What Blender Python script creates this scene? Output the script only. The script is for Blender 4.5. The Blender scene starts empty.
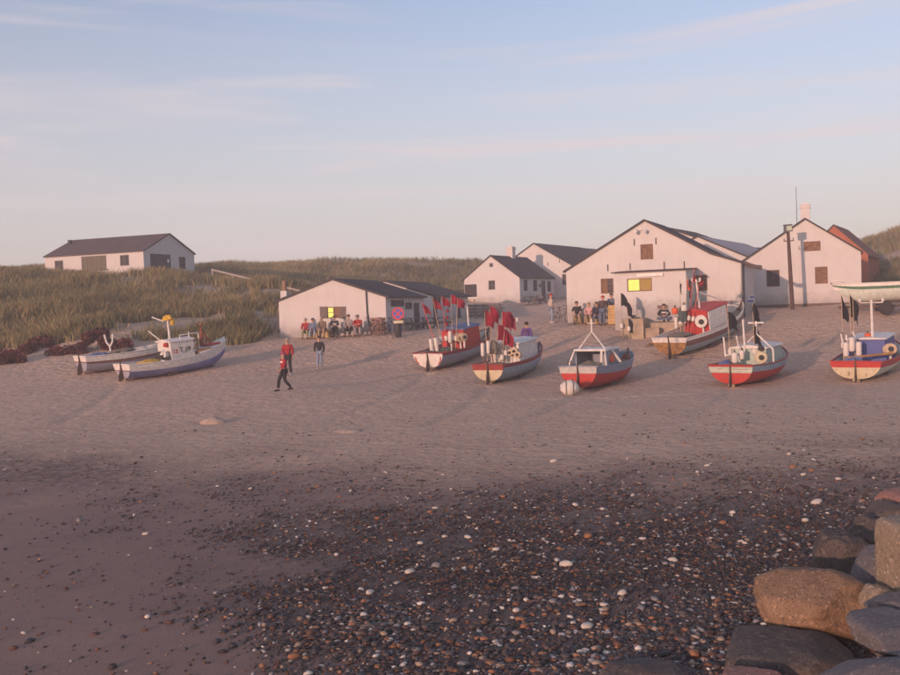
import bpy, bmesh, math, random
import numpy as np
from mathutils import Vector, Matrix, Euler, noise as mnoise
from mathutils.geometry import tessellate_polygon

R = math.radians
random.seed(7)
scene = bpy.context.scene
col = scene.collection

# ------------------------------------------------------------------ camera
CAM = Vector((0.0, 0.0, 3.5))          # eye height above the beach
FPX, ROLL, PITCH = 950.0, R(2.0), math.atan(31.5 / 950.0)
F_ = Vector((0, math.cos(PITCH), -math.sin(PITCH)))
U0 = Vector((0, math.sin(PITCH), math.cos(PITCH)))
R0 = Vector((1, 0, 0))
RT = R0 * math.cos(ROLL) - U0 * math.sin(ROLL)
UP = R0 * math.sin(ROLL) + U0 * math.cos(ROLL)
cam_data = bpy.data.cameras.new('camera')
cam_data.sensor_width = 36.0
cam_data.lens = 36.0 * FPX / 900.0
cam_data.clip_start, cam_data.clip_end = 0.1, 6000.0
camera = bpy.data.objects.new('camera', cam_data)
camera.matrix_world = Matrix((
    (RT.x, UP.x, -F_.x, CAM.x), (RT.y, UP.y, -F_.y, CAM.y),
    (RT.z, UP.z, -F_.z, CAM.z), (0, 0, 0, 1)))
col.objects.link(camera)
scene.camera = camera

# ------------------------------------------------------------------ sun and sky
SUN_AZ, SUN_EL = 36.0, 7.4             # light travels 36 deg right of straight ahead
trav = Vector((math.sin(R(SUN_AZ)) * math.cos(R(SUN_EL)), math.cos(R(SUN_AZ)) * math.cos(R(SUN_EL)), -math.sin(R(SUN_EL))))
sun_data = bpy.data.lights.new('sun', 'SUN')
sun_data.energy = 3.1
sun_data.angle = R(0.9)
sun_data.color = (1.0, 0.575, 0.42)
sun = bpy.data.objects.new('sun', sun_data)
sun.rotation_euler = trav.to_track_quat('-Z', 'Y').to_euler()
sun.location = (-30, -40, 30)
col.objects.link(sun)

world = bpy.data.worlds.new('World')
scene.world = world
world.use_nodes = True
wn, wl = world.node_tree.nodes, world.node_tree.links
wn.clear()
w_out = wn.new('ShaderNodeOutputWorld')
w_bg = wn.new('ShaderNodeBackground')
sky = wn.new('ShaderNodeTexSky')
sky.sky_type = 'NISHITA'
sky.sun_disc = False
sky.sun_elevation = R(SUN_EL)
sky.sun_rotation = R(180 + SUN_AZ)
sky.air_density, sky.dust_density, sky.ozone_density = 1.0, 1.0, 1.0
w_bg.inputs['Strength'].default_value = 0.142
# thin cirrus: streaky noise over the direction of view, whitening the sky
tc = wn.new('ShaderNodeTexCoord')
sep = wn.new('ShaderNodeSeparateXYZ'); wl.new(tc.outputs['Generated'], sep.inputs[0])
mp = wn.new('ShaderNodeMapping'); mp.inputs['Scale'].default_value = (1.0, 1.0, 13.0); mp.inputs['Rotation'].default_value = (0.0, R(4), 0.0)
wl.new(tc.outputs['Generated'], mp.inputs[0])
cn = wn.new('ShaderNodeTexNoise'); cn.inputs['Scale'].default_value = 1.9; cn.inputs['Detail'].default_value = 7; cn.inputs['Roughness'].default_value = 0.52; cn.inputs['Distortion'].default_value = 0.5
wl.new(mp.outputs[0], cn.inputs['Vector'])
cr = wn.new('ShaderNodeMapRange'); cr.inputs['From Min'].default_value = 0.46; cr.inputs['From Max'].default_value = 0.74; cr.interpolation_type = 'SMOOTHSTEP'
wl.new(cn.outputs['Fac'], cr.inputs['Value'])
hz = wn.new('ShaderNodeMapRange'); hz.inputs['From Min'].default_value = 0.0; hz.inputs['From Max'].default_value = 0.46; hz.inputs['To Min'].default_value = 1.0; hz.inputs['To Max'].default_value = 0.0; hz.interpolation_type = 'SMOOTHSTEP'
wl.new(sep.outputs['Z'], hz.inputs['Value'])
SKYG = wn.new('ShaderNodeMix'); SKYG.data_type = 'RGBA'; SKYG.blend_type = 'MULTIPLY'; SKYG.inputs['Factor'].default_value = 1.0
wl.new(sky.outputs[0], SKYG.inputs['A']); SKYG.inputs['B'].default_value = (1.21, 1.19, 1.47, 1)
mxh = wn.new('ShaderNodeMix'); mxh.data_type = 'RGBA'
mulh = wn.new('ShaderNodeMath'); mulh.operation = 'MULTIPLY'; mulh.inputs[1].default_value = 0.82
wl.new(hz.outputs[0], mulh.inputs[0]); wl.new(mulh.outputs[0], mxh.inputs['Factor'])
wl.new(SKYG.outputs['Result'], mxh.inputs['A']); mxh.inputs['B'].default_value = (4.05, 3.60, 3.65, 1)
mxc = wn.new('ShaderNodeMix'); mxc.data_type = 'RGBA'
mulc = wn.new('ShaderNodeMath'); mulc.operation = 'MULTIPLY'; mulc.inputs[1].default_value = 0.85
wl.new(cr.outputs[0], mulc.inputs[0]); wl.new(mulc.outputs[0], mxc.inputs['Factor'])
wl.new(mxh.outputs['Result'], mxc.inputs['A']); mxc.inputs['B'].default_value = (4.7, 4.05, 4.15, 1)
wl.new(mxc.outputs['Result'], w_bg.inputs['Color'])
wl.new(w_bg.outputs[0], w_out.inputs['Surface'])

scene.view_settings.view_transform = 'Standard'
scene.view_settings.look = 'None'
scene.view_settings.gamma = 1.0
scene.view_settings.use_curve_mapping = False
scene.view_settings.exposure = 0.24
scene.render.engine = 'CYCLES'
scene.cycles.use_denoising = True
scene.cycles.max_bounces = 6
scene.cycles.volume_bounces = 1
HAZE = 0.0019

# ------------------------------------------------------------------ measuring helpers
def ray(px, py):
    v = F_ * FPX + RT * (px - 450.0) + UP * (337.5 - py)
    return v / v.y
def at(px, py, d):
    return CAM + ray(px, py) * d
def project(x, y, z):
    dx, dy, dz = x - CAM.x, y - CAM.y, z - CAM.z
    w = dx * F_.x + dy * F_.y + dz * F_.z
    u = dx * RT.x + dy * RT.y + dz * RT.z
    v = dx * UP.x + dy * UP.y + dz * UP.z
    return 450 + FPX * u / w, 337.5 - FPX * v / w
def lerp(a, b, t): return a + (b - a) * t
def sstep(a, b, x):
    t = np.clip((x - a) / (b - a), 0, 1)
    return t * t * (3 - 2 * t)

# ------------------------------------------------------------------ noise on arrays
_rs = np.random.RandomState(5)
_tab = _rs.rand(256, 256)
def vnoise(x, y):
    xi, yi = np.floor(x).astype(int), np.floor(y).astype(int)
    fx, fy = x - xi, y - yi
    fx, fy = fx * fx * (3 - 2 * fx), fy * fy * (3 - 2 * fy)
    a, b = _tab[xi & 255, yi & 255], _tab[(xi + 1) & 255, yi & 255]
    c, d = _tab[xi & 255, (yi + 1) & 255], _tab[(xi + 1) & 255, (yi + 1) & 255]
    return (a * (1 - fx) + b * fx) * (1 - fy) + (c * (1 - fx) + d * fx) * fy
def fbm(x, y, s, o=4):
    v, amp, tot = 0.0, 1.0, 0.0
    for i in range(o):
        v = v + amp * vnoise(x / s + 17.3 * i, y / s + 9.1 * i); tot += amp
        amp *= 0.5; s *= 0.5
    return v / tot

# ------------------------------------------------------------------ materials
def nodes(name):
    m = bpy.data.materials.new(name); m.use_nodes = True
    nt = m.node_tree
    return m, nt, nt.nodes, nt.links, nt.nodes['Principled BSDF']
def mat(name, c, rough=0.7, var=0.14, scale=6.0, bump=0.0, bscale=40.0, metal=0.0, stain=None, stain_amt=0.0, stain_scale=1.5, spec=0.3):
    m, nt, n, l, b = nodes(name)
    t = n.new('ShaderNodeTexCoord')
    ns = n.new('ShaderNodeTexNoise'); ns.inputs['Scale'].default_value = scale; ns.inputs['Detail'].default_value = 5; ns.inputs['Roughness'].default_value = 0.6
    l.new(t.outputs['Object'], ns.inputs['Vector'])
    r = n.new('ShaderNodeMapRange'); r.inputs['From Min'].default_value = 0.3; r.inputs['From Max'].default_value = 0.7
    l.new(ns.outputs['Fac'], r.inputs['Value'])
    mx = n.new('ShaderNodeMix'); mx.data_type = 'RGBA'
    mx.inputs['A'].default_value = (*[max(0, k * (1 - var)) for k in c], 1)
    mx.inputs['B'].default_value = (*[min(1, k * (1 + var)) for k in c], 1)
    l.new(r.outputs[0], mx.inputs['Factor'])
    out = mx.outputs['Result']
    if stain is not None:
        n2 = n.new('ShaderNodeTexNoise'); n2.inputs['Scale'].default_value = stain_scale; n2.inputs['Detail'].default_value = 6; n2.inputs['Roughness'].default_value = 0.65
        l.new(t.outputs['Object'], n2.inputs['Vector'])
        r2 = n.new('ShaderNodeMapRange'); r2.inputs['From Min'].default_value = 0.48; r2.inputs['From Max'].default_value = 0.72; r2.inputs['To Max'].default_value = stain_amt
        l.new(n2.outputs['Fac'], r2.inputs['Value'])
        m2 = n.new('ShaderNodeMix'); m2.data_type = 'RGBA'
        l.new(r2.outputs[0], m2.inputs['Factor']); l.new(out, m2.inputs['A']); m2.inputs['B'].default_value = (*stain, 1)
        out = m2.outputs['Result']
    l.new(out, b.inputs['Base Color'])
    b.inputs['Roughness'].default_value = rough
    b.inputs['Metallic'].default_value = metal
    b.inputs['Specular IOR Level'].default_value = spec
    if bump:
        n3 = n.new('ShaderNodeTexNoise'); n3.inputs['Scale'].default_value = bscale; n3.inputs['Detail'].default_value = 4
        l.new(t.outputs['Object'], n3.inputs['Vector'])
        bp = n.new('ShaderNodeBump'); bp.inputs['Strength'].default_value = 1.0; bp.inputs['Distance'].default_value = bump
        l.new(n3.outputs['Fac'], bp.inputs['Height']); l.new(bp.outputs[0], b.inputs['Normal'])
    return m

# ------------------------------------------------------------------ mesh builder
class MB:
    def __init__(s): s.v, s.f, s.m = [], [], []
    def add(s, vs, fs, mi=0):
        o = len(s.v); s.v += [tuple(p) for p in vs]
        s.f += [tuple(i + o for i in f) for f in fs]; s.m += [mi] * len(fs); return s
    def box(s, c, d, rot=None, mi=0):
        hx, hy, hz = d[0] / 2, d[1] / 2, d[2] / 2
        pts = [Vector((x, y, z)) for z in (-hz, hz) for y in (-hy, hy) for x in (-hx, hx)]
        if rot is not None:
            q = Euler(rot).to_matrix(); pts = [q @ p for p in pts]
        c = Vector(c)
        return s.add([p + c for p in pts], [(0, 2, 3, 1), (4, 5, 7, 6), (0, 1, 5, 4), (2, 6, 7, 3), (0, 4, 6, 2), (1, 3, 7, 5)], mi)
    def bar(s, a, b, w, h, mi=0):
        a, b = Vector(a), Vector(b); d = (b - a)
        q = d.to_track_quat('Y', 'Z').to_matrix()
        L = d.length
        pts = [Vector((x, y, z)) for z in (-h / 2, h / 2) for y in (0, L) for x in (-w / 2, w / 2)]
        return s.add([q @ p + a for p in pts], [(0, 2, 3, 1), (4, 5, 7, 6), (0, 1, 5, 4), (2, 6, 7, 3), (0, 4, 6, 2), (1, 3, 7, 5)], mi)
    def tube(s, pts, r, n=8, mi=0, cap=True):
        pts = [Vector(p) for p in pts]
        rs = r if isinstance(r, (list, tuple)) else [r] * len(pts)
        vs, fs = [], []
        up = None
        for i, p in enumerate(pts):
            d = (pts[min(i + 1, len(pts) - 1)] - pts[max(i - 1, 0)]).normalized()
            if up is None:
                up = Vector((0, 0, 1)) if abs(d.z) < 0.9 else Vector((1, 0, 0))
            x = d.cross(up).normalized(); y = x.cross(d).normalized(); up = y
            for k in range(n):
                a = 2 * math.pi * k / n
                vs.append(p + (x * math.cos(a) + y * math.sin(a)) * rs[i])
        for i in range(len(pts) - 1):
            for k in range(n):
                fs.append((i * n + k, i * n + (k + 1) % n, (i + 1) * n + (k + 1) % n, (i + 1) * n + k))
        if cap:
            fs.append(tuple(reversed(range(n)))); fs.append(tuple((len(pts) - 1) * n + k for k in range(n)))
        return s.add(vs, fs, mi)
    def lathe(s, prof, c=(0, 0, 0), axis=(0, 0, 1), n=14, mi=0):
        q = Vector(axis).to_track_quat('Z', 'Y').to_matrix(); c = Vector(c)
        vs, fs = [], []
        for (r, z) in prof:
            for k in range(n):
                a = 2 * math.pi * k / n
                vs.append(q @ Vector((r * math.cos(a), r * math.sin(a), z)) + c)
        for i in range(len(prof) - 1):
            for k in range(n):
                fs.append((i * n + k, i * n + (k + 1) % n, (i + 1) * n + (k + 1) % n, (i + 1) * n + k))
        fs.append(tuple(reversed(range(n)))); fs.append(tuple((len(prof) - 1) * n + k for k in range(n)))
        return s.add(vs, fs, mi)
    def prism(s, poly, fn, n0, n1, mi=0):
        """poly in (u, z); fn(u, z, n) maps to 3D; extruded from n0 to n1"""
        k = len(poly)
        vs = [fn(u, z, n0) for u, z in poly] + [fn(u, z, n1) for u, z in poly]
        fs = [tuple(range(k)), tuple(reversed(range(k, 2 * k)))]
        for i in range(k):
            j = (i + 1) % k
            fs.append((i, i + k, j + k, j))
        return s.add(vs, fs, mi)
    def ball(s, c, r, n=12, mi=0):
        rx, ry, rz = (r, r, r) if not isinstance(r, (tuple, list)) else r
        h = n // 2; vs, fs = [], []
        for i in range(h + 1):
            th = math.pi * i / h
            for k in range(n):
                a = 2 * math.pi * k / n
                vs.append((c[0] + rx * math.sin(th) * math.cos(a), c[1] + ry * math.sin(th) * math.sin(a), c[2] + rz * math.cos(th)))
        for i in range(h):
            for k in range(n):
                fs.append((i * n + k, (i + 1) * n + k, (i + 1) * n + (k + 1) % n, i * n + (k + 1) % n))
        return s.add(vs, fs, mi)
    def mesh(s, name, mats, smooth=False, angle=None):
        me = bpy.data.meshes.new(name)
        me.from_pydata(s.v, [], s.f)
        for m in (mats if isinstance(mats, (list, tuple)) else [mats]): me.materials.append(m)
        if any(s.m): me.polygons.foreach_set('material_index', s.m)
        bm = bmesh.new(); bm.from_mesh(me)
        bmesh.ops.remove_doubles(bm, verts=bm.verts, dist=1e-5)
        bmesh.ops.recalc_face_normals(bm, faces=bm.faces)
        bm.to_mesh(me); bm.free()
        if smooth:
            me.polygons.foreach_set('use_smooth', [True] * len(me.polygons))
            if angle: me.set_sharp_from_angle(angle=R(angle))
        me.update()
        return me
    def build(s, name, mats, parent=None, smooth=False, angle=40, label=None):
        o = bpy.data.objects.new(name, s.mesh(name, mats, smooth, angle))
        col.objects.link(o)
        if parent is not None: o.parent = parent
        if label: o['label'] = label
        return o

def tag(o, label=None, cat=None, group=None, kind=None):
    if label: o['label'] = label
    if cat: o['category'] = cat
    if group: o['group'] = group
    if kind: o['kind'] = kind
    return o
def thing(name, label, cat, loc=(0, 0, 0), rot=(0, 0, 0), group=None):
    o = bpy.data.objects.new(name, None); col.objects.link(o)
    o.empty_display_size = 0.2
    o.location = loc; o.rotation_euler = rot
    return tag(o, label, cat, group)
# ================================================================== GROUND
_cp = []
def C(px, py, d):
    p = at(px, py, d); _cp.append((p.x, p.y, p.z))
for y, z in ((-60, -1.2), (-20, -0.5), (0, -0.2), (8, -0.10), (16, -0.04), (24, 0.0), (31, 0.0)):
    for x in (-90, -45, -22, -9, 0, 9, 22, 45, 90):
        _cp.append((x, y, z - (0.05 if x < 0 and y < 20 else 0)))
for t in ((600, 390, 38), (745, 386, 38), (860, 382, 38.3), (490, 384, 41), (284, 391, 38), (140, 381, 45.5), (430, 371, 46), (672, 358, 47),
          (320, 369, 48), (40, 374, 48), (230, 372, 47), (560, 345, 51), (800, 340, 50), (880, 345, 47), (400, 350, 53), (250, 350, 54), (520, 335, 55),
          (960, 345, 47), (1050, 330, 50),
          (568, 321, 60), (638, 341, 51.7), (612, 338, 51.8), (655, 343, 50), (702, 319, 53.2), (700, 316, 55.5), (745, 309, 59), (790, 309, 60), (870, 305, 57), (282, 340, 58), (386, 333.5, 57.5), (340, 337, 57.5),
          (430, 328, 67), (470, 318.5, 79), (520, 303, 90), (555, 302, 95), (500, 318, 70), (550, 322.5, 59), (930, 304, 58), (1100, 300, 60),
          (0, 353, 54), (60, 349, 54), (130, 346, 54), (190, 345, 54.5), (240, 338, 57), (268, 336, 60), (-60, 352, 54), (-150, 350, 54),
          (0, 322, 62), (100, 318, 62), (200, 320, 64), (250, 311, 66), (-100, 318, 62),
          (0, 295, 70), (100, 296, 72), (200, 299, 74), (268, 294, 76), (-100, 288, 70),
          (0, 277, 80), (40, 282, 84), (120, 278, 81), (165, 276, 80.5), (200, 279, 88), (215, 275, 97), (-120, 270, 82),
          (230, 270, 125), (300, 266, 130), (345, 262, 130), (390, 264, 130), (440, 262, 130), (485, 266, 125), (300, 290, 95), (420, 289, 110), (340, 296, 80),
          (900, 234, 105), (872, 266, 95), (950, 222, 108), (1080, 214, 112), (846, 289, 84), (890, 254, 99), (905, 279, 80), (1000, 270, 80), (1150, 262, 85),
          (600, 299, 90), (700, 292, 100), (780, 290, 105)):
    C(*t)
for x, y, z in ((-60, 160, 8), (0, 170, 7), (60, 170, 7), (-60, 110, 9), (-110, 90, 9), (-120, 200, 9), (0, 400, 8), (-250, 350, 9), (250, 350, 9), (120, 200, 9), (140, 100, 9),
                (-160, 56, 3), (-300, 100, 6), (300, 100, 6), (160, 56, 3), (100, 45, 1), (-100, 45, 1), (-300, -60, -1.2), (300, -60, -1.2), (0, -200, -2.5), (-200, -200, -2.5), (200, -200, -2.5), (-300, 30, 0), (300, 30, 0)):
    _cp.append((x, y, z))
_cp = np.array(_cp)
_K = np.sqrt((_cp[:, None, 0] - _cp[None, :, 0]) ** 2 + (_cp[:, None, 1] - _cp[None, :, 1]) ** 2 + 1.5)
_n = len(_cp)
_A = np.zeros((_n + 1, _n + 1)); _A[:_n, :_n] = _K + np.eye(_n) * -0.15; _A[:_n, _n] = 1; _A[_n, :_n] = 1
_w = np.linalg.solve(_A, np.append(_cp[:, 2], 0.0))
def dune_mask(x, y):
    yf = 55.0 + 2.4 * (fbm(x + 40, y, 7.0, 3) - 0.5)
    xr = np.interp(y, [50, 58, 66, 80, 90, 105, 130, 400], [-13.2, -11.2, -10.4, -7.5, -3, 6, 14, 60]) + 1.0 * (fbm(x, y + 77, 4.0, 2) - 0.5)
    a = sstep(-1.0, 2.0, y - yf) * sstep(0.8, -0.8, x - xr)
    b = sstep(66, 73, y) * sstep(30.5, 34, x)
    c = sstep(108, 118, y)
    return np.clip(np.maximum(np.maximum(a, b), c), 0, 1)
_tracks = []
def track(p, q, w=.2, dep=.05, bend=0.0):
    a, b = at(*p), at(*q); n = 14; pr = None
    for i in range(n + 1):
        t = i / n; k = bend * math.sin(math.pi * t); dx, dy = b.x - a.x, b.y - a.y; L = math.hypot(dx, dy)
        c = (a.x + dx * t - dy / L * k, a.y + dy * t + dx / L * k)
        if pr: _tracks.append((pr, c, w, dep))
        pr = c
for off in (0, 28):          # tractor ruts along the slope and keel marks down to the water
    track((170 + off, 372, 46), (520 + off, 341, 53), .20, .07, 1.2)
    track((330 + off, 405, 35), (720 + off, 398, 35.5), .18, .05, -.8)
    track((560 + off * .9, 398, 36), (640 + off, 350, 49), .18, .06, .6)
for t_ in (((578, 392, 37.5), (520, 425, 28)), ((488, 386, 40), (430, 425, 28)), ((428, 373, 45), (330, 420, 30)), ((731, 388, 37.5), (690, 425, 28)), ((855, 383, 37.5), (830, 425, 28)), ((118, 384, 45), (60, 420, 32))):
    track(t_[0], t_[1], .16, .07, .3)
def ruts(x, y):
    z = np.zeros(x.shape)
    m = (y > 24) & (y < 60)
    if not m.any(): return z
    X, Y = x[m], y[m]; acc = np.zeros(X.shape)
    for (a, b, w, dep) in _tracks:
        vx, vy = b[0] - a[0], b[1] - a[1]; L2 = vx * vx + vy * vy
        t = np.clip(((X - a[0]) * vx + (Y - a[1]) * vy) / L2, 0, 1)
        d2 = (X - a[0] - t * vx) ** 2 + (Y - a[1] - t * vy) ** 2
        acc = np.minimum(acc, -dep * np.exp(-d2 / (w * w)) )
        acc = np.where(acc > -.004, np.maximum(acc, .35 * dep * np.exp(-(np.sqrt(d2) - 2.0 * w) ** 2 / (w * w * .6))), acc)
    z[m] = acc; return z
def gz(x, y):
    x, y = np.atleast_1d(np.asarray(x, float)), np.atleast_1d(np.asarray(y, float))
    z = np.full(x.shape, _w[_n])
    for i in range(_n):
        z = z + _w[i] * np.sqrt((x - _cp[i, 0]) ** 2 + (y - _cp[i, 1]) ** 2 + 1.5)
    dm = dune_mask(x, y)
    z = z + dm * (1.9 * (fbm(x, y, 7.0, 4) - 0.5)) + (1 - dm) * (0.10 * (fbm(x + 9, y, 3.0, 3) - 0.5)) * sstep(20, 40, y)
    z = z + 0.05 * (fbm(x - 31, y, 5.0, 3) - 0.5) * (1 - sstep(25, 40, y))
    return z + ruts(x, y) * (1 - dm)
def g1(x, y): return float(gz(x, y)[0])
def on_ground(px, d, py=340):
    """world point on the ground at depth d under picture column px"""
    x = ray(px, py).x * d
    for _ in range(4):
        z = g1(x, d); q = project(x, d, z)
        x += (px - q[0]) / FPX * d
    return Vector((x, d, g1(x, d)))

def zones(x, y, z):
    """wet sand, shingle, tide-line dirt; fixed to the ground"""
    px, py = project(x, y, z)
    front = y > 5.5
    n1 = fbm(x, y, 2.2, 4) - 0.5
    n2 = fbm(x + 50, y * 1.0 + 20, 0.8, 3) - 0.5
    # edge between bare wet sand (left) and shingle (right), as picture columns by row
    edge = np.interp(py, [455, 480, 500, 540, 580, 620, 675, 760], [-90, 30, 110, 180, 225, 262, 310, 370])
    sh = sstep(-90, 150, (px - edge) + 210 * n1 + 110 * n2) * sstep(440, 560, py + 50 * n1 + 0.06 * (px - 450))
    sh = np.where(front, sh, 0)
    wet = sstep(425, 530, py + 60 * n1 + 20 * n2 - .03 * (px - 450))
    wet = np.where(front, wet, 1)
    band = sstep(448, 470, py + 30 * n1) * sstep(500, 478, py + 30 * n1) * sstep(240, 50, px) * .75
    band = np.where(front, band, 0)
    return wet, sh, band

ys = np.concatenate([np.arange(-120, -20, 20), np.arange(-20, 6, 2.0), np.arange(6, 9, .25), np.arange(9, 30, 0.12), np.arange(30, 62, 0.2), np.arange(62, 140, 0.6), np.arange(140, 270, 8)])
xs = np.concatenate([np.arange(-190, -70, 15), np.arange(-70, -30, 1.2), np.arange(-30, 30, 0.2), np.arange(30, 70, 1.2), np.arange(70, 191, 15)])
GX, GY = np.meshgrid(xs, ys)
gx, gy = GX.ravel(), GY.ravel()
gzv = gz(gx, gy)
nx, ny = len(xs), len(ys)
ii = (np.arange(ny - 1)[:, None] * nx + np.arange(nx - 1)[None, :]).ravel()
quads = np.stack([ii, ii + 1, ii + 1 + nx, ii + nx], 1)
def np_mesh(name, verts, faces, k):
    me = bpy.data.meshes.new(name)
    me.vertices.add(len(verts)); me.vertices.foreach_set('co', np.asarray(verts, np.float32).ravel())
    nf = len(faces)
    me.loops.add(nf * k); me.loops.foreach_set('vertex_index', np.asarray(faces, np.int32).ravel())
    me.polygons.add(nf)
    me.polygons.foreach_set('loop_start', np.arange(0, nf * k, k, dtype=np.int32))
    me.update(calc_edges=True); me.validate()
    return me
def vcol(me, name, arr):
    a = me.color_attributes.new(name, 'FLOAT_COLOR', 'POINT')
    a.data.foreach_set('color', np.asarray(arr, np.float32).ravel())
gme = np_mesh('beach', np.stack([gx, gy, gzv], 1), quads, 4)
gme.polygons.foreach_set('use_smooth', [True] * len(gme.polygons))
wet, shn, band = zones(gx, gy, gzv)
dmk = dune_mask(gx, gy)
wet, shn, band = wet * (1 - dmk), shn * (1 - dmk), band * (1 - dmk)
vcol(gme, 'zone', np.stack([wet, shn, dmk, band], 1))
def ground_material():
    m, nt, n, l, b = nodes('beach_sand')
    at_ = n.new('ShaderNodeAttribute'); at_.attribute_name = 'zone'
    sp = n.new('ShaderNodeSeparateColor'); l.new(at_.outputs['Color'], sp.inputs[0])
    t = n.new('ShaderNodeTexCoord')
    def noise(sc, det=5, ro=0.6, vec=None):
        q = n.new('ShaderNodeTexNoise'); q.inputs['Scale'].default_value = sc; q.inputs['Detail'].default_value = det; q.inputs['Roughness'].default_value = ro
        l.new(vec or t.outputs['Object'], q.inputs['Vector']); return q.outputs['Fac']
    def rng(v, a, b_, c=0.0, d=1.0):
        q = n.new('ShaderNodeMapRange'); q.inputs[1].default_value = a; q.inputs[2].default_value = b_; q.inputs[3].default_value = c; q.inputs[4].default_value = d
        l.new(v, q.inputs[0]); return q.outputs[0]
    def mix(f, a, b_):
        q = n.new('ShaderNodeMix'); q.data_type = 'RGBA'
        for s_, v in (('Factor', f), ('A', a), ('B', b_)):
            if isinstance(v, tuple): q.inputs[s_].default_value = (*v, 1)
            elif isinstance(v, float): q.inputs[s_].default_value = v
            else: l.new(v, q.inputs[s_])
        return q.outputs['Result']
    def math_(op, a, b_):
        q = n.new('ShaderNodeMath'); q.operation = op
        for i_, v in enumerate((a, b_)):
            if isinstance(v, float): q.inputs[i_].default_value = v
            else: l.new(v, q.inputs[i_])
        return q.outputs[0]
    dry = mix(rng(noise(0.5, 6), .3, .7), (.60, .42, .305), (.70, .50, .365))
    dry = mix(rng(noise(6.0, 6, .7), .45, .66, 0, .85), dry, (.37, .25, .18))
    dry = mix(rng(noise(60.0, 2), .60, .72, 0, .7), dry, (.15, .11, .10))
    wets = mix(rng(noise(0.35, 5), .3, .7), (.225, .137, .105), (.30, .185, .142))
    wets = mix(rng(noise(2.0, 6, .7), .56, .74, 0, .5), wets, (.11, .075, .065))
    shing = mix(rng(noise(28.0, 4, .7), .35, .65), (.060, .045, .042), (.165, .115, .098))
    dune = mix(rng(noise(1.2, 6), .35, .65), (.46, .36, .28), (.30, .24, .16))
    c = mix(sp.outputs[0], dry, wets)
    c = mix(math_('MULTIPLY', at_.outputs['Alpha'], rng(noise(5.0, 5, .7), .35, .6)), c, (.05, .038, .036))
    c = mix(math_('MULTIPLY', sp.outputs[1], rng(noise(3.0, 4), .30, .50, .35, 1.0)), c, shing)
    c = mix(sp.outputs[2], c, dune)
    l.new(c, b.inputs['Base Color'])
    l.new(rng(sp.outputs[0], 0, 1, .95, .62), b.inputs['Roughness'])
    b.inputs['Specular IOR Level'].default_value = 0.25
    # footprints and trodden sand on the dry part, small grain on the wet part
    vo = n.new('ShaderNodeTexVoronoi'); vo.inputs['Scale'].default_value = 2.3; vo.feature = 'SMOOTH_F1'; vo.inputs['Smoothness'].default_value = .5; l.new(t.outputs['Object'], vo.inputs['Vector'])
    h1 = math_('ADD', math_('MULTIPLY', vo.outputs['Distance'], .11), math_('MULTIPLY', noise(4.0, 6, .62), .17))
    h1 = math_('MULTIPLY', h1, rng(sp.outputs[0], .1, 1.0, 1.0, .10))
    h2 = math_('MULTIPLY', noise(45.0, 3), .010)
    h3 = math_('MULTIPLY', math_('MULTIPLY', noise(22.0, 4, .7), .05), sp.outputs[1])
    hh = math_('ADD', math_('ADD', h1, h2), h3)
    bp = n.new('ShaderNodeBump'); bp.inputs['Strength'].default_value = .8; bp.inputs['Distance'].default_value = 1.0
    l.new(hh, bp.inputs['Height']); l.new(bp.outputs[0], b.inputs['Normal'])
    return m
gme.materials.append(ground_material())
beach = bpy.data.objects.new('beach', gme); col.objects.link(beach)
tag(beach, 'sandy beach rising to the landing place and the dunes', None, None, 'structure')
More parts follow.
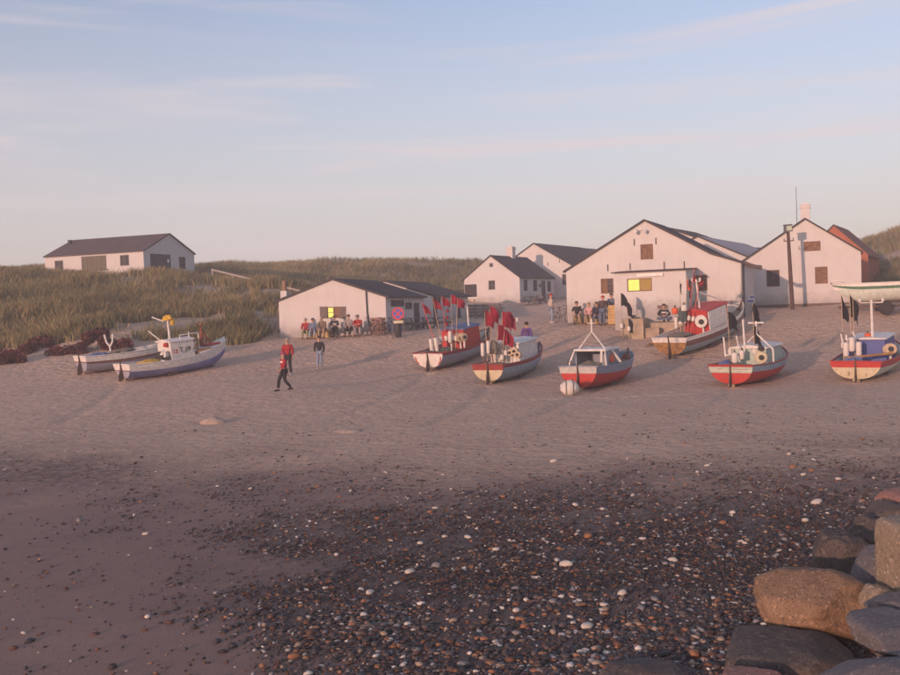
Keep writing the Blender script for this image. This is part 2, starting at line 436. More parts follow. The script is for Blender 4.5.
# ================================================================== BUILDINGS
def wall_material(name, c, stain):
    m, nt, n, l, b = nodes(name)
    t = n.new('ShaderNodeTexCoord')
    br = n.new('ShaderNodeTexBrick'); br.inputs['Scale'].default_value = 1.0
    br.inputs['Brick Width'].default_value = .24; br.inputs['Row Height'].default_value = .075; br.inputs['Mortar Size'].default_value = .008; br.inputs['Mortar Smooth'].default_value = .6
    # bricks run along the wall whichever way it faces: use x+y for the run
    sp = n.new('ShaderNodeSeparateXYZ'); l.new(t.outputs['Object'], sp.inputs[0])
    ad = n.new('ShaderNodeMath'); ad.operation = 'ADD'; l.new(sp.outputs[0], ad.inputs[0]); l.new(sp.outputs[1], ad.inputs[1])
    cb = n.new('ShaderNodeCombineXYZ'); l.new(ad.outputs[0], cb.inputs[0]); l.new(sp.outputs[2], cb.inputs[1])
    l.new(cb.outputs[0], br.inputs['Vector'])
    ns = n.new('ShaderNodeTexNoise'); ns.inputs['Scale'].default_value = 1.1; ns.inputs['Detail'].default_value = 8; ns.inputs['Roughness'].default_value = .65
    l.new(t.outputs['Object'], ns.inputs['Vector'])
    r = n.new('ShaderNodeMapRange'); r.inputs[1].default_value = .45; r.inputs[2].default_value = .75; r.inputs[4].default_value = .45; l.new(ns.outputs['Fac'], r.inputs[0])
    mx = n.new('ShaderNodeMix'); mx.data_type = 'RGBA'; mx.inputs['A'].default_value = (*c, 1); mx.inputs['B'].default_value = (*stain, 1); l.new(r.outputs[0], mx.inputs['Factor'])
    # rain-streak dirt
    mp = n.new('ShaderNodeMapping'); mp.inputs['Scale'].default_value = (5, 5, .35); l.new(t.outputs['Object'], mp.inputs[0])
    n2 = n.new('ShaderNodeTexNoise'); n2.inputs['Scale'].default_value = 1.0; n2.inputs['Detail'].default_value = 5; l.new(mp.outputs[0], n2.inputs['Vector'])
    r2 = n.new('ShaderNodeMapRange'); r2.inputs[1].default_value = .52; r2.inputs[2].default_value = .8; r2.inputs[4].default_value = .12; l.new(n2.outputs['Fac'], r2.inputs[0])
    m2 = n.new('ShaderNodeMix'); m2.data_type = 'RGBA'; l.new(mx.outputs['Result'], m2.inputs['A']); m2.inputs['B'].default_value = (*[k * .62 for k in stain], 1); l.new(r2.outputs[0], m2.inputs['Factor'])
    # damp and splashed dirt low on the wall, with a ragged edge
    dz = n.new('ShaderNodeMath'); dz.operation = 'MULTIPLY_ADD'; l.new(ns.outputs['Fac'], dz.inputs[0]); dz.inputs[1].default_value = -1.6; l.new(sp.outputs[2], dz.inputs[2])
    r3 = n.new('ShaderNodeMapRange'); r3.inputs[1].default_value = .15; r3.inputs[2].default_value = -.75; r3.inputs[4].default_value = .6; l.new(dz.outputs[0], r3.inputs[0])
    m3 = n.new('ShaderNodeMix'); m3.data_type = 'RGBA'; l.new(m2.outputs['Result'], m3.inputs['A']); m3.inputs['B'].default_value = (*[k * .5 for k in stain], 1); l.new(r3.outputs[0], m3.inputs['Factor'])
    l.new(m3.outputs['Result'], b.inputs['Base Color']); b.inputs['Roughness'].default_value = .85; b.inputs['Specular IOR Level'].default_value = .2
    sb = n.new('ShaderNodeMath'); sb.operation = 'MULTIPLY_ADD'; l.new(br.outputs['Fac'], sb.inputs[0]); sb.inputs[1].default_value = -.5; l.new(ns.outputs['Fac'], sb.inputs[2])
    bp = n.new('ShaderNodeBump'); bp.inputs['Strength'].default_value = .6; bp.inputs['Distance'].default_value = .012; l.new(sb.outputs[0], bp.inputs['Height']); l.new(bp.outputs[0], b.inputs['Normal'])
    return m
def roof_material(name, c1, c2, pitch=0.18):
    m, nt, n, l, b = nodes(name)
    t = n.new('ShaderNodeTexCoord')
    ns = n.new('ShaderNodeTexNoise'); ns.inputs['Scale'].default_value = .9; ns.inputs['Detail'].default_value = 8; ns.inputs['Roughness'].default_value = .7; l.new(t.outputs['Object'], ns.inputs['Vector'])
    r = n.new('ShaderNodeMapRange'); r.inputs[1].default_value = .3; r.inputs[2].default_value = .7; l.new(ns.outputs['Fac'], r.inputs[0])
    mx = n.new('ShaderNodeMix'); mx.data_type = 'RGBA'; mx.inputs['A'].default_value = (*c1, 1); mx.inputs['B'].default_value = (*c2, 1); l.new(r.outputs[0], mx.inputs['Factor'])
    l.new(mx.outputs['Result'], b.inputs['Base Color']); b.inputs['Roughness'].default_value = .8; b.inputs['Specular IOR Level'].default_value = .2
    wv = n.new('ShaderNodeTexWave'); wv.bands_direction = 'Y'; wv.inputs['Scale'].default_value = 1.0 / pitch / 6.2832 * 3.1416 * 2 / 2; wv.inputs['Distortion'].default_value = 0
    l.new(t.outputs['Object'], wv.inputs['Vector'])
    bp = n.new('ShaderNodeBump'); bp.inputs['Strength'].default_value = .7; bp.inputs['Distance'].default_value = .03; l.new(wv.outputs['Fac'], bp.inputs['Height']); l.new(bp.outputs[0], b.inputs['Normal'])
    return m
W_WHITE = wall_material('whitewashed_brick', (.625, .60, .575), (.51, .465, .43))
W_BRICK = wall_material('red_brick', (.40, .13, .07), (.28, .10, .06))
R_DARK = roof_material('dark_fibre_roof', (.040, .036, .040), (.085, .074, .076))
R_BROWN = roof_material('brown_fibre_roof', (.085, .066, .064), (.14, .105, .10))
R_GREY = roof_material('grey_fibre_roof', (.36, .35, .36), (.48, .46, .46))
R_RED = roof_material('red_tile_roof', (.17, .060, .042), (.27, .095, .060), .25)
M_VERGE = mat('dark_verge_paint', (.035, .03, .032), .6)
M_BROWN = mat('brown_window_paint', (.19, .085, .050), .55, .2, 9)
M_GREYW = mat('grey_window_paint', (.16, .14, .13), .55, .2, 9)
M_DARKD = mat('dark_door_paint', (.035, .037, .038), .5, .3, 4)
M_SHUT = mat('weathered_shutter_paint', (.17, .13, .115), .7, .25, 12)
M_OLIVE = mat('olive_shutter_paint', (.13, .115, .075), .7, .3, 10)
M_PLINTH = mat('dark_plinth', (.14, .105, .09), .9, .3, 7, .02, 20)
M_ZINC = mat('painted_gutter', (.13, .12, .125), .5, .2)
M_IRON = mat('dark_iron', (.05, .042, .04), .6, .3, 12)
M_GLASS = mat('window_glass', (.055, .052, .055), .4, .3, 2.0, spec=.08)
M_GLASSB = mat('curtained_window_glass', (.22, .13, .075), .6, .35, 6.0, spec=.03)
M_CONC = mat('concrete', (.42, .33, .235), .9, .22, 3.0, .012, 25, stain=(.17, .14, .115), stain_amt=.7, stain_scale=1.2)
M_WHITEP = mat('white_paint', (.78, .75, .70), .5, .08, 5, stain=(.42, .33, .25), stain_amt=.5, stain_scale=3)
def glint_material(name, c, s):
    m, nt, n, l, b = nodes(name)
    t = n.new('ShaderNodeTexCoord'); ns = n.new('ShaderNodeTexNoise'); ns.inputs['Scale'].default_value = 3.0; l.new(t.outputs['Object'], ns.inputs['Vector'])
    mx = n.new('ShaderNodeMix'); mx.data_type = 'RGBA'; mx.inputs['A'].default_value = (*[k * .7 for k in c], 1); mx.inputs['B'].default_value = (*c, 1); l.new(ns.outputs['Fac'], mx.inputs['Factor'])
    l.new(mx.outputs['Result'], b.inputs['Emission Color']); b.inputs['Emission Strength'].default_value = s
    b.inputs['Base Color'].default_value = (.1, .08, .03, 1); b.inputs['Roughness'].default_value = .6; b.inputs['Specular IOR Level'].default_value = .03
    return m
M_GLINT = glint_material('sun_glint_glass', (1.0, .80, .16), 1.15)  # yellow sun reflection in the panes, put in as emission
M_AMBERGLINT = glint_material('amber_glint_glass', (.9, .42, .10), .42)  # amber half of the sun reflection, added as weaker emission
M_LAMPGLINT = glint_material('lamp_glass', (1.0, .85, .6), .5)  # flood lamp is off; sun mirrored in its glass given as glow

class House:
    def __init__(s, name, label, px, py, d, a, cat='house', anchor='right'):
        """px,py,d: foot of the front-right (or front-left) gable corner; a: how far the ridge turns right of straight ahead (deg)"""
        s.a = R(a)
        s.u = Vector((math.cos(s.a), -math.sin(s.a), 0)); s.v = Vector((math.sin(s.a), math.cos(s.a), 0))
        s.base = at(px, py, d); s.anchor = anchor; s.name, s.label, s.cat = name, label, cat
    def width_to(s, px, py):
        """gable width so that the other corner falls in column px"""
        r = ray(px, py); p = s.base - CAM; sg = -1 if s.anchor == 'right' else 1
        # p + sg*W*u = t*r  (x, y only)
        u = s.u * sg; det = u.x * (-r.y) - u.y * (-r.x)
        return ((-p.x) * (-r.y) - (-p.y) * (-r.x)) / det
    def set(s, W, L, drop=0.8):
        s.W, s.L = W, L
        s.o = s.base - s.u * W if s.anchor == 'right' else s.base.copy()   # front-left foot
        s.z0 = s.o.z; s.drop = drop
        s.root = thing(s.name, s.label, s.cat, s.o, (0, 0, -s.a))
        return s
    def length_to(s, px, py):
        r = ray(px, py); p = s.base - CAM
        det = s.v.x * (-r.y) - s.v.y * (-r.x)
        return ((-p.x) * (-r.y) - (-p.y) * (-r.x)) / det
    def on(s, face, px, py, out=0.0):
        """(u, z) on one face where the picture point falls"""
        if face == 'front': O, n, e = s.o - s.v * out, s.v, s.u
        elif face == 'right': O, n, e = s.o + s.u * (s.W + out), s.u, s.v
        else: O, n, e = s.o - s.u * out + s.v * s.L, s.u, -s.v
        r = ray(px, py); t = n.dot(O - CAM) / n.dot(r)
        p = CAM + r * t
        return e.dot(p - O), p.z - s.z0
    def fn(s, face):
        W, L = s.W, s.L
        if face == 'front': return lambda u, z, n: (u, -n, z)
        if face == 'right': return lambda u, z, n: (W + n, u, z)
        if face == 'back': return lambda u, z, n: (W - u, L + n, z)
        return lambda u, z, n: (-n, L - u, z)
    def rect(s, face, x0, y0, x1, y1):
        a, b = s.on(face, x0, y1), s.on(face, x1, y0)
        return (a[0], a[1], b[0], b[1])
    def wall(s, face, outer, holes, m=None, reveal=.11):
        f = s.fn(face); mb = MB()
        loops = [[Vector((u, z, 0)) for u, z in outer]] + [[Vector(p) for p in ((h[0], h[1], 0), (h[0], h[3], 0), (h[2], h[3], 0), (h[2], h[1], 0))] for h in holes]
        tris = tessellate_polygon(loops)
        flat = [p for lp in loops for p in lp]
        mb.add([f(p.x, p.y, 0) for p in flat], [tuple(t) for t in tris])
        for h in holes:
            q = [(h[0], h[1]), (h[2], h[1]), (h[2], h[3]), (h[0], h[3])]
            for i in range(4):
                (u0, z0), (u1, z1) = q[i], q[(i + 1) % 4]
                mb.add([f(u0, z0, 0), f(u1, z1, 0), f(u1, z1, -reveal - .05), f(u0, z0, -reveal - .05)], [(0, 1, 2, 3)])
        mb.build('wall', m or W_WHITE, s.root)
    def window(s, face, h, frame=None, cols=2, rows=3, panes=None, reveal=.09, sill=False, label=None):
        f = s.fn(face); fr = .055 if (h[2] - h[0]) > .5 else .035
        mb = MB()
        def bx(u0, z0, u1, z1, n0, n1, mbx=mb):
            mbx.prism([(u0, z0), (u1, z0), (u1, z1), (u0, z1)], f, n0, n1)
        g = .003
        bx(h[0] + g, h[1] + g, h[0] + fr, h[3] - g, -reveal, -reveal + .06); bx(h[2] - fr, h[1] + g, h[2] - g, h[3] - g, -reveal, -reveal + .06)
        bx(h[0] + fr, h[1] + g, h[2] - fr, h[1] + fr, -reveal, -reveal + .057); bx(h[0] + fr, h[3] - fr, h[2] - fr, h[3] - g, -reveal, -reveal + .057)
        iw, ih = (h[2] - h[0] - 2 * fr) / cols, (h[3] - h[1] - 2 * fr) / rows
        for i in range(1, cols): bx(h[0] + fr + i * iw - .018, h[1] + fr, h[0] + fr + i * iw + .018, h[3] - fr, -reveal, -reveal + .05)
        for j in range(1, rows): bx(h[0] + fr, h[1] + fr + j * ih - .014, h[2] - fr, h[1] + fr + j * ih + .014, -reveal, -reveal + .045)
        w = mb.build('window', frame or M_BROWN, s.root, label=label)
        for i in range(cols):
            for j in range(rows):
                pm = MB(); q = .004
                pm.prism([(h[0] + fr + i * iw, h[1] + fr + j * ih), (h[0] + fr + (i + 1) * iw, h[1] + fr + j * ih), (h[0] + fr + (i + 1) * iw, h[1] + fr + (j + 1) * ih), (h[0] + fr + i * iw, h[1] + fr + (j + 1) * ih)], f, -reveal + .012 + .001 * ((i + j) % 2), -reveal + .022 + .001 * ((i + j) % 2))
                pm.build('pane', (panes[i] if panes else M_GLASS), w)
        if sill:
            sm = MB(); sm.prism([(h[0] - .04, h[1] - .05), (h[2] + .04, h[1] - .05), (h[2] + .04, h[1] - .003), (h[0] - .04, h[1] - .003)], f, -.05, .05)
            sm.build('sill', M_PLINTH, w)
        return w
    def door(s, face, h, m=None, boards=4, reveal=.08, name='door'):
        f = s.fn(face); mb = MB(); w = (h[2] - h[0]) / boards
        for i in range(boards):
            mb.prism([(h[0] + i * w + .008, h[1] + .01), (h[0] + (i + 1) * w - .008, h[1] + .01), (h[0] + (i + 1) * w - .008, h[3] - .01), (h[0] + i * w + .008, h[3] - .01)], f, -reveal, -reveal + .03)
        mb.prism([(h[0] + .004, h[1] + .004), (h[2] - .004, h[1] + .004), (h[2] - .004, h[3] - .004), (h[0] + .004, h[3] - .004)], f, -reveal - .02, -reveal + .012)
        d = mb.build(name, m or M_DARKD, s.root)
        hm = MB(); hm.prism([(h[2] - .14, h[1] + 1.0), (h[2] - .09, h[1] + 1.0), (h[2] - .09, h[1] + 1.12), (h[2] - .14, h[1] + 1.12)], f, -reveal + .03, -reveal + .07)
        hm.build('handle', M_IRON, d)
        return d
    def body(s, prof, holes=None, wallm=None, roofm=None, th=.09, over=.14, front_over=.10, gutter=False):
        """prof: (u, z) list along the front gable from the left eave to the right eave"""
        holes = holes or {}
        s.prof = prof; b = -s.drop; W, L = s.W, s.L
        s.wall('front', [(0, b), (W, b)] + [(min(max(u, 0), W), z) for u, z in reversed(prof)], holes.get('front', []), wallm)
        s.wall('back', [(0, b), (W, b)] + [(W - min(max(u, 0), W), z) for u, z in prof], [], wallm)
        s.wall('right', [(0, b), (L, b), (L, prof[-1][1]), (0, prof[-1][1])], holes.get('right', []), wallm)
        s.wall('left', [(0, b), (L, b), (L, prof[0][1]), (0, prof[0][1])], holes.get('left', []), wallm)
        P = [Vector((u, 0, z + .01)) for u, z in prof]
        d0 = (P[0] - P[1]).normalized(); d1 = (P[-1] - P[-2]).normalized()
        P[0] = P[0] + d0 * over; P[-1] = P[-1] + d1 * over
        for i in range(len(P) - 1):
            mb = MB(); A, B = P[i], P[i + 1]
            up = Vector((0, 0, th))
            poly = [(A.x, A.z), (B.x, B.z), (B.x, B.z + th), (A.x, A.z + th)]
            mb.prism(poly, lambda u, z, n: (u, n, z), -front_over, L + front_over)
            mb.build('roof_slope', roofm or R_DARK, s.root)
            vb = MB()
            vb.prism([(A.x, A.z - .02), (B.x, B.z - .02), (B.x, B.z + th + .015), (A.x, A.z + th + .015)], lambda u, z, n: (u, n, z), -front_over - .03, -front_over - .003)
            vb.build('verge_board', M_VERGE, s.root)
        if gutter:
            g = MB(); e = P[-1]; g.tube([(e.x + .05, -.05, e.z + .02), (e.x + .05, L + .05, e.z + .02)], .06, 8); g.build('gutter', M_ZINC, s.root, True)
    def chimney(s, u, y, z0, w, h, m=None, cap=True, dep=None):
        dep = dep or w; mb = MB()
        mb.box((u, y, z0 + h / 2), (w, dep, h)); c = mb.build('chimney', m or W_WHITE, s.root)
        if cap:
            q = MB(); q.box((u, y, z0 + h - .12), (w + .10, dep + .10, .10)); q.box((u, y, z0 + h + .04), (w + .06, dep + .06, .08)); q.box((u, y, z0 + h + .10), (w * .5, dep * .5, .12)); q.build('chimney_cap', m or W_WHITE, c)
        return c
    def anchor_bar(s, face, px, py0, py1):
        a, b = s.on(face, px, py1), s.on(face, px, py0); f = s.fn(face)
        mb = MB(); mb.prism([(a[0] - .03, a[1]), (a[0] + .03, a[1]), (a[0] + .03, b[1]), (a[0] - .03, b[1])], f, -.01, .035)
        mb.build('wall_anchor', M_IRON, s.root)

def zat(h, face, px, py): return h.on(face, px, py)

# ---- long whitewashed storehouse on the dune: its gable turns to the right
h = House('dune_storehouse', 'long white storehouse with brown roof standing alone up on the dune', 144.5, 279, 86, -70, 'storehouse', 'left')
h.set(h.width_to(195, 275), h.length_to(46, 285), 1.2)
ev = h.on('front', 144.5, 251)[1]; ap = h.on('front', 170, 234.4)
holes_l = [h.rect('left', 55.1, 260.3, 63, 271.8), h.rect('left', 81.9, 255.2, 106.1, 270.3), h.rect('left', 120.3, 254.7, 128.8, 266)]
holes_f = [h.rect('front', 151, 254.8, 170.7, 276), h.rect('front', 179.4, 257, 185.4, 268.8)]
h.body([(0, ev), (h.W / 2, ap[1]), (h.W, ev)], {'left': holes_l, 'front': holes_f}, roofm=R_BROWN, gutter=False)
h.window('left', holes_l[0], M_GREYW, 2, 2); h.window('left', holes_l[2], M_GREYW, 2, 2)
h.door('left', holes_l[1], M_OLIVE, 5, name='shutter'); h.door('front', holes_f[0], M_DARKD, 5); h.window('front', holes_f[1], M_GREYW, 1, 2)
q = holes_l[1]; f = h.fn('left'); mb = MB(); mb.prism([(q[0] - .15, q[1] - .1), (q[2] + .12, q[1] - .1), (q[2] + .12, q[1] - .01), (q[0] - .15, q[1] - .01)], f, -.02, .12); mb.build('ledge', M_DARKD, h.root)
q = holes_f[0]; f = h.fn('front'); mb = MB(); mb.prism([(q[2] - .5, q[3] - .75), (q[2] - .22, q[3] - .75), (q[2] - .22, q[3] - .4), (q[2] - .5, q[3] - .4)], f, -.045, -.035); mb.build('notice', M_WHITEP, h.root)
mb = MB(); mb.box((h.W / 2 - 1.1, h.L - .6, ap[1] - .25), (.3, .3, .5)); mb.build('chimney', M_DARKD, h.root)

# ---- low white shed with the open window, its sun glint put in as pane glow
h = House('fishing_shed', 'low white shed with glinting shuttered window and people sitting along its gable', 386.8, 334, 57.5, 15, 'shed', 'right')
h.set(h.width_to(280, 338), h.length_to(425, 328), .9)
el, er, ap = h.on('front', 279.8, 301.3), h.on('front', 386.9, 296.8), h.on('front', 332.2, 279.8)
hw = h.rect('front', 327.2, 306.6, 339.6, 318.4)
hr = [h.rect('right', 390.8, 299.8, 404.2, 307), h.rect('right', 405.2, 302, 412.2, 309.6), h.rect('right', 414.3, 302.8, 419.5, 324)]
hr[2] = (hr[2][0], .05, hr[2][2], hr[2][3])
h.body([(0, el[1]), ap, (h.W, er[1])], {'front': [hw], 'right': hr}, over=.25)
h.window('front', hw, M_BROWN, 2, 2, [M_GLINT, M_GLASSB])
f = h.fn('front')
for x0, x1 in ((320.2, 326.9), (339.9, 345.8)):
    r_ = h.rect('front', x0, 306.4, x1, 318.6); mb = MB()
    w_ = (r_[2] - r_[0]) / 4
    for i in range(4): mb.prism([(r_[0] + i * w_ + .006, r_[1]), (r_[0] + (i + 1) * w_ - .006, r_[1]), (r_[0] + (i + 1) * w_ - .006, r_[3]), (r_[0] + i * w_ + .006, r_[3])], f, .012, .04)
    for zz in (.12, .8): mb.prism([(r_[0], r_[1] + zz * (r_[3] - r_[1])), (r_[2], r_[1] + zz * (r_[3] - r_[1])), (r_[2], r_[1] + zz * (r_[3] - r_[1]) + .07), (r_[0], r_[1] + zz * (r_[3] - r_[1]) + .07)], f, .0395, .055)
    mb.build('shutter', M_SHUT, h.root)
h.window('right', hr[0], M_GREYW, 3, 1); h.window('right', hr[1], M_GREYW, 2, 1); h.door('right', hr[2])
a0, a1 = h.on('front', 366.4, 290.8), h.on('front', 370.9, 333)
mb = MB(); mb.tube([(a0[0], -.07, a0[1]), (a0[0] + .02, -.07, a0[1] * .5), (a1[0], -.07, a1[1] + .1)], .045, 8); mb.build('downpipe', M_IRON, h.root, True)
h.chimney(.22, .5, el[1] - .3, .42, .95, cap=False)
mb = MB(); mb.tube([(.22, .5, el[1] + .64), (.22, .5, el[1] + 1.3)], [.15, .13], 10); mb.build('flue_pipe', mat('rusty_flue', (.27, .16, .10), .8, .3, 8), h.root, True)
shed1 = h

# ---- second shed behind it
h = House('boat_shed', 'long low white shed with dark roof behind the glinting-window shed', 433, 326.5, 69, 15, 'shed', 'right')
h.set(h.width_to(352, 326), h.length_to(468.5, 318), 1.2)
er, ap = h.on('front', 433, 295.6), h.on('front', 384, 281.5)
hr = [h.rect('right', 433.8, 296.8, 437, 322), h.rect('right', 437.6, 297.5, 440.4, 309), h.rect('right', 457.2, 298.8, 460.6, 319), h.rect('right', 461.4, 299, 464.4, 304.6)]
hr = [(max(r_[0], .12), r_[1], max(r_[2], .5), r_[3]) for r_ in hr]
h.body([(0, er[1] + .2), ap, (h.W, er[1])], {'right': hr}, over=.3)
h.door('right', hr[0]); h.window('right', hr[1], M_GREYW, 2, 2); h.door('right', hr[2]); h.window('right', hr[3], M_GREYW, 2, 1)
mb = MB(); e_ = er[1]
mb.box((h.W + .25, h.L + .12, e_ + .42), (1.0, .12, 1.05)); mb.build('gable_boarding', M_VERGE, h.root)
shed2 = h

# ---- small cottage with chimney
h = House('cottage', 'small white cottage with a chimney on its dark roof beyond the red flags', 520.3, 303, 90, 30, 'house', 'right')
h.set(h.width_to(465, 303), h.length_to(554.5, 302), 1.0)
el, er, ap = h.on('front', 465.3, 279.6), h.on('front', 520.3, 277.2), h.on('front', 491.2, 256)
hf = [h.rect('front', 489.4, 263, 492.9, 267.2), h.rect('front', 488.6, 280.3, 494.9, 289.9)]
hr = [h.rect('right', 524, 279.6, 527.5, 291), h.rect('right', 533.4, 280, 537.1, 291.2), h.rect('right', 541.9, 280.6, 545.4, 301), h.rect('right', 547.5, 280.9, 550.9, 291.6)]
h.body([(0, el[1]), (h.W / 2, ap[1]), (h.W, er[1])], {'front': hf, 'right': hr}, over=.2)
h.window('front', hf[0], M_GREYW, 2, 2); h.window('front', hf[1], M_GREYW, 2, 2)
for k in (0, 1, 3): h.window('right', hr[k], M_GREYW, 1, 3)
h.door('right', hr[2])
mb = MB(); mb.box((h.W + .08, (hr[1][2] + hr[2][0]) / 2, hr[2][3] - .5), (.16, .16, .26)); mb.build('wall_lamp', M_IRON, h.root)
cottage = h
cy = 4.4
h.chimney(h.W / 2, cy, ap[1] - .35, .70, 1.3)

# ---- bigger white house behind the cottage
h = House('gabled_house', 'tall white gabled house behind the small cottage, in its shadow', 574, 303, 98, 30, 'house', 'right')
h.set(h.width_to(499, 303), 13, 1.0)
er, ap = h.on('front', 574, 266), h.on('front', 536.8, 243.6)
hf = [h.rect('front', 562.3, 273.9, 567.6, 285)]
h.body([(0, er[1]), (h.W / 2, ap[1]), (h.W, er[1])], {'front': hf}, over=.2)
h.window('front', hf[0], M_GREYW, 2, 2)
h.anchor_bar('front', 559.5, 259, 263); h.anchor_bar('front', 548, 262, 266)

# ---- farthest gable peeping over its roof
h = House('far_house', 'white gable top peeping over the dark roof of the tall house', 600, 302, 122, 30, 'house', 'right')
h.set(h.width_to(547, 302), 9, 1.0)
er, ap = h.on('front', 600, 262), h.on('front', 573, 247.4)
h.body([(0, er[1]), (h.W / 2, ap[1]), (h.W, er[1])], {}, over=.2)

# ---- the big fish-packing house
h = House('packing_house', 'big white packing house with broad gable and brown windows behind the boats', 742.5, 309, 54.2, 24, 'house', 'right')
h.set(h.width_to(567.5, 321), 6.0, 1.4)
pts = [h.on('front', x, y) for x, y in ((567.6, 271.2), (644.5, 221), (683, 240), (710.5, 254.2), (742.5, 263))]
hf = [h.rect('front', 640.7, 243.8, 652.9, 259.8), h.rect('front', 601.1, 278.2, 613.3, 293.8), h.rect('front', 696, 274.9, 707.1, 290.9)]
prof = [(0, pts[0][1])] + pts[1:4] + [(h.W, pts[4][1])]
h.body(prof, {'front': hf}, over=.18, gutter=True)
for k, pm in ((0, [M_GLASSB, M_GLASSB]), (1, [M_GLASSB, M_GLASS]), (2, [M_GLASSB, M_GLASSB])): h.window('front', hf[k], M_BROWN, 2, 3, pm)
for x, y0, y1 in ((634.4, 238.9, 245.6), (656, 237.8, 244.4), (608, 264.4, 271.1), (630.2, 263.3, 270), (664.4, 261.8, 268.9), (684.4, 261.1, 268.2)): h.anchor_bar('front', x, y0, y1)
a0 = h.on('front', 641.5, 230.6)
mb = MB(); mb.tube([(a0[0], .02, a0[1]), (a0[0], -.25, a0[1] + .04)], .03, 8)
for s_ in (-1, 1): mb.lathe([(.05, 0), (.10, .10), (.12, .22), (.10, .24)], (a0[0] + s_ * .16, -.25, a0[1]), (s_ * .6, -.7, -.35), 12)
mb.build('flood_lamp', M_WHITEP, h.root, True)
mb = MB(); mb.tube([(h.W + .03, -.08, h.prof[-1][1]), (h.W + .03, -.08, 0)], .05, 8); mb.tube([(h.W + .07, .35, h.prof[-1][1]), (h.W + .07, .35, -.5)], .05, 8); mb.build('downpipe', M_ZINC, h.root, True)
mb = MB(); mb.tube([(pts[4][0] + .15, -.1, pts[4][1] + .02), (pts[4][0] + .55, .2, pts[4][1] - .22), (pts[4][0] + .95, .5, pts[4][1] - .3)], [.09, .11, .14], 8); mb.build('roof_gutter_box', M_PLINTH, h.root, True)
pack = h
# lean-to on its front
f = h.fn('front'); OUT = 3.0
def pu(px, py): return h.on('front', px, py, OUT)
bl, br_ = pu(615, 319), pu(687, 316); tl, tr = pu(615, 273.2), pu(687, 269.8)
top = (tl[1] + tr[1]) / 2
lw = pu(627.3, 291.8) + pu(651.8, 277.8)
lt = MB()
outer = [(bl[0], -1.2), (br_[0], -1.2), (br_[0], top), (bl[0], top)]
loops = [[Vector((u, z, 0)) for u, z in outer], [Vector(p) for p in ((lw[0], lw[1], 0), (lw[0], lw[3], 0), (lw[2], lw[3], 0), (lw[2], lw[1], 0))]]
lt.add([f(p.x, p.y, OUT) for lp in loops for p in lp], [tuple(t) for t in tessellate_polygon(loops)])
qq = [(lw[0], lw[1]), (lw[2], lw[1]), (lw[2], lw[3]), (lw[0], lw[3])]
for i in range(4):
    (u0, z0), (u1, z1) = qq[i], qq[(i + 1) % 4]; lt.add([f(u0, z0, OUT), f(u1, z1, OUT), f(u1, z1, OUT - .2), f(u0, z0, OUT - .2)], [(0, 1, 2, 3)])
for u_ in (bl[0], br_[0]): lt.add([f(u_, -1.2, OUT), f(u_, -1.2, .01), f(u_, top + .12, .01), f(u_, top, OUT)], [(0, 1, 2, 3)])
lean = lt.build('lean_to', W_WHITE, h.root)
rm = MB(); nC = 60; wd = br_[0] - bl[0] + .3
vs = []
for k in range(nC * 2 + 1):
    u_ = bl[0] - .15 + wd * k / (nC * 2); o_ = .03 * (k % 2)
    vs += [f(u_, top + .02 + o_, OUT + .15), f(u_, top + .16 + o_, .02), f(u_, top - .03 + o_, OUT + .15)]
fs = []
for k in range(nC * 2):
    fs.append((3 * k, 3 * k + 3, 3 * k + 4, 3 * k + 1)); fs.append((3 * k + 2, 3 * k + 5, 3 * k + 3, 3 * k))
rm.add(vs, fs); rm.build('corrugated_roof', R_BROWN, lean)
class _L: pass
hh_ = h.fn
h.fn = lambda face: (lambda u, z, n: (u, -OUT - n, z))
w = h.window('front', lw, M_BROWN, 2, 1, [M_GLINT, M_AMBERGLINT]); w.parent = h.root  # no light inside: both panes glow in place of reflected sun
h.fn = hh_
ta, tb = pu(637.8, 276.9), pu(663.3, 272.9)
mb = MB(); mb.prism([(ta[0], ta[1]), (tb[0], ta[1]), (tb[0], ta[1] + .16), (ta[0], ta[1] + .16)], f, OUT + .005, OUT + .14); mb.build('strip_lamp', M_WHITEP, lean)
ga, gb_ = pu(657.5, 309), pu(668, 305)
mb = MB()
for i in range(5):
    z_ = lerp(ga[1], gb_[1], (i + .5) / 5); mb.prism([(ga[0], z_ - .02), (gb_[0], z_ - .02), (gb_[0], z_ + .02), (ga[0], z_ + .02)], f, OUT + .006, OUT + .03)
mb.prism([(ga[0], ga[1]), (gb_[0], ga[1]), (gb_[0], gb_[1]), (ga[0], gb_[1])], f, OUT + .002, OUT + .012); mb.build('vent_grille', M_SHUT, lean)
mb = MB(); u_ = br_[0]
mb.box((u_ + .02, -OUT * .62, top - 1.05), (.06, .55, 1.05)); mb.build('side_window', M_BROWN, lean)
lean_u = (bl[0], br_[0], top)

# ---- link building with the pale grey roof
h = House('grey_roofed_barn', 'long barn with pale grey roof between the two big white gables', 757, 309, 66, 30, 'barn', 'right')
h.set(8.0, 15, 1.0)
rz, ez = at(690, 237.2, 68).z - h.z0, at(749, 261, 66).z - h.z0
h.body([(0, ez), (h.W / 2, rz), (h.W, ez)], {}, roofm=R_GREY, over=.2)
h = House('rear_house', 'white gabled house peeping over the packing house roof', 716, 305, 76, 30, 'house', 'right')
h.set(7.4, 8, 1.0)
rz, ez = at(676, 228, 77.5).z - h.z0, at(714, 244.5, 76).z - h.z0
h.body([(0, ez), (h.W / 2, rz), (h.W, ez)], {}, over=.2)
h = House('dark_roofed_barn', 'dark barn roof glimpsed between grey roof and right hand house', 775, 303, 96, 60, 'barn', 'right')
h.set(9, 16, 1.0)
rz, ez = at(752, 247.5, 99).z - h.z0, at(770, 256, 96).z - h.z0
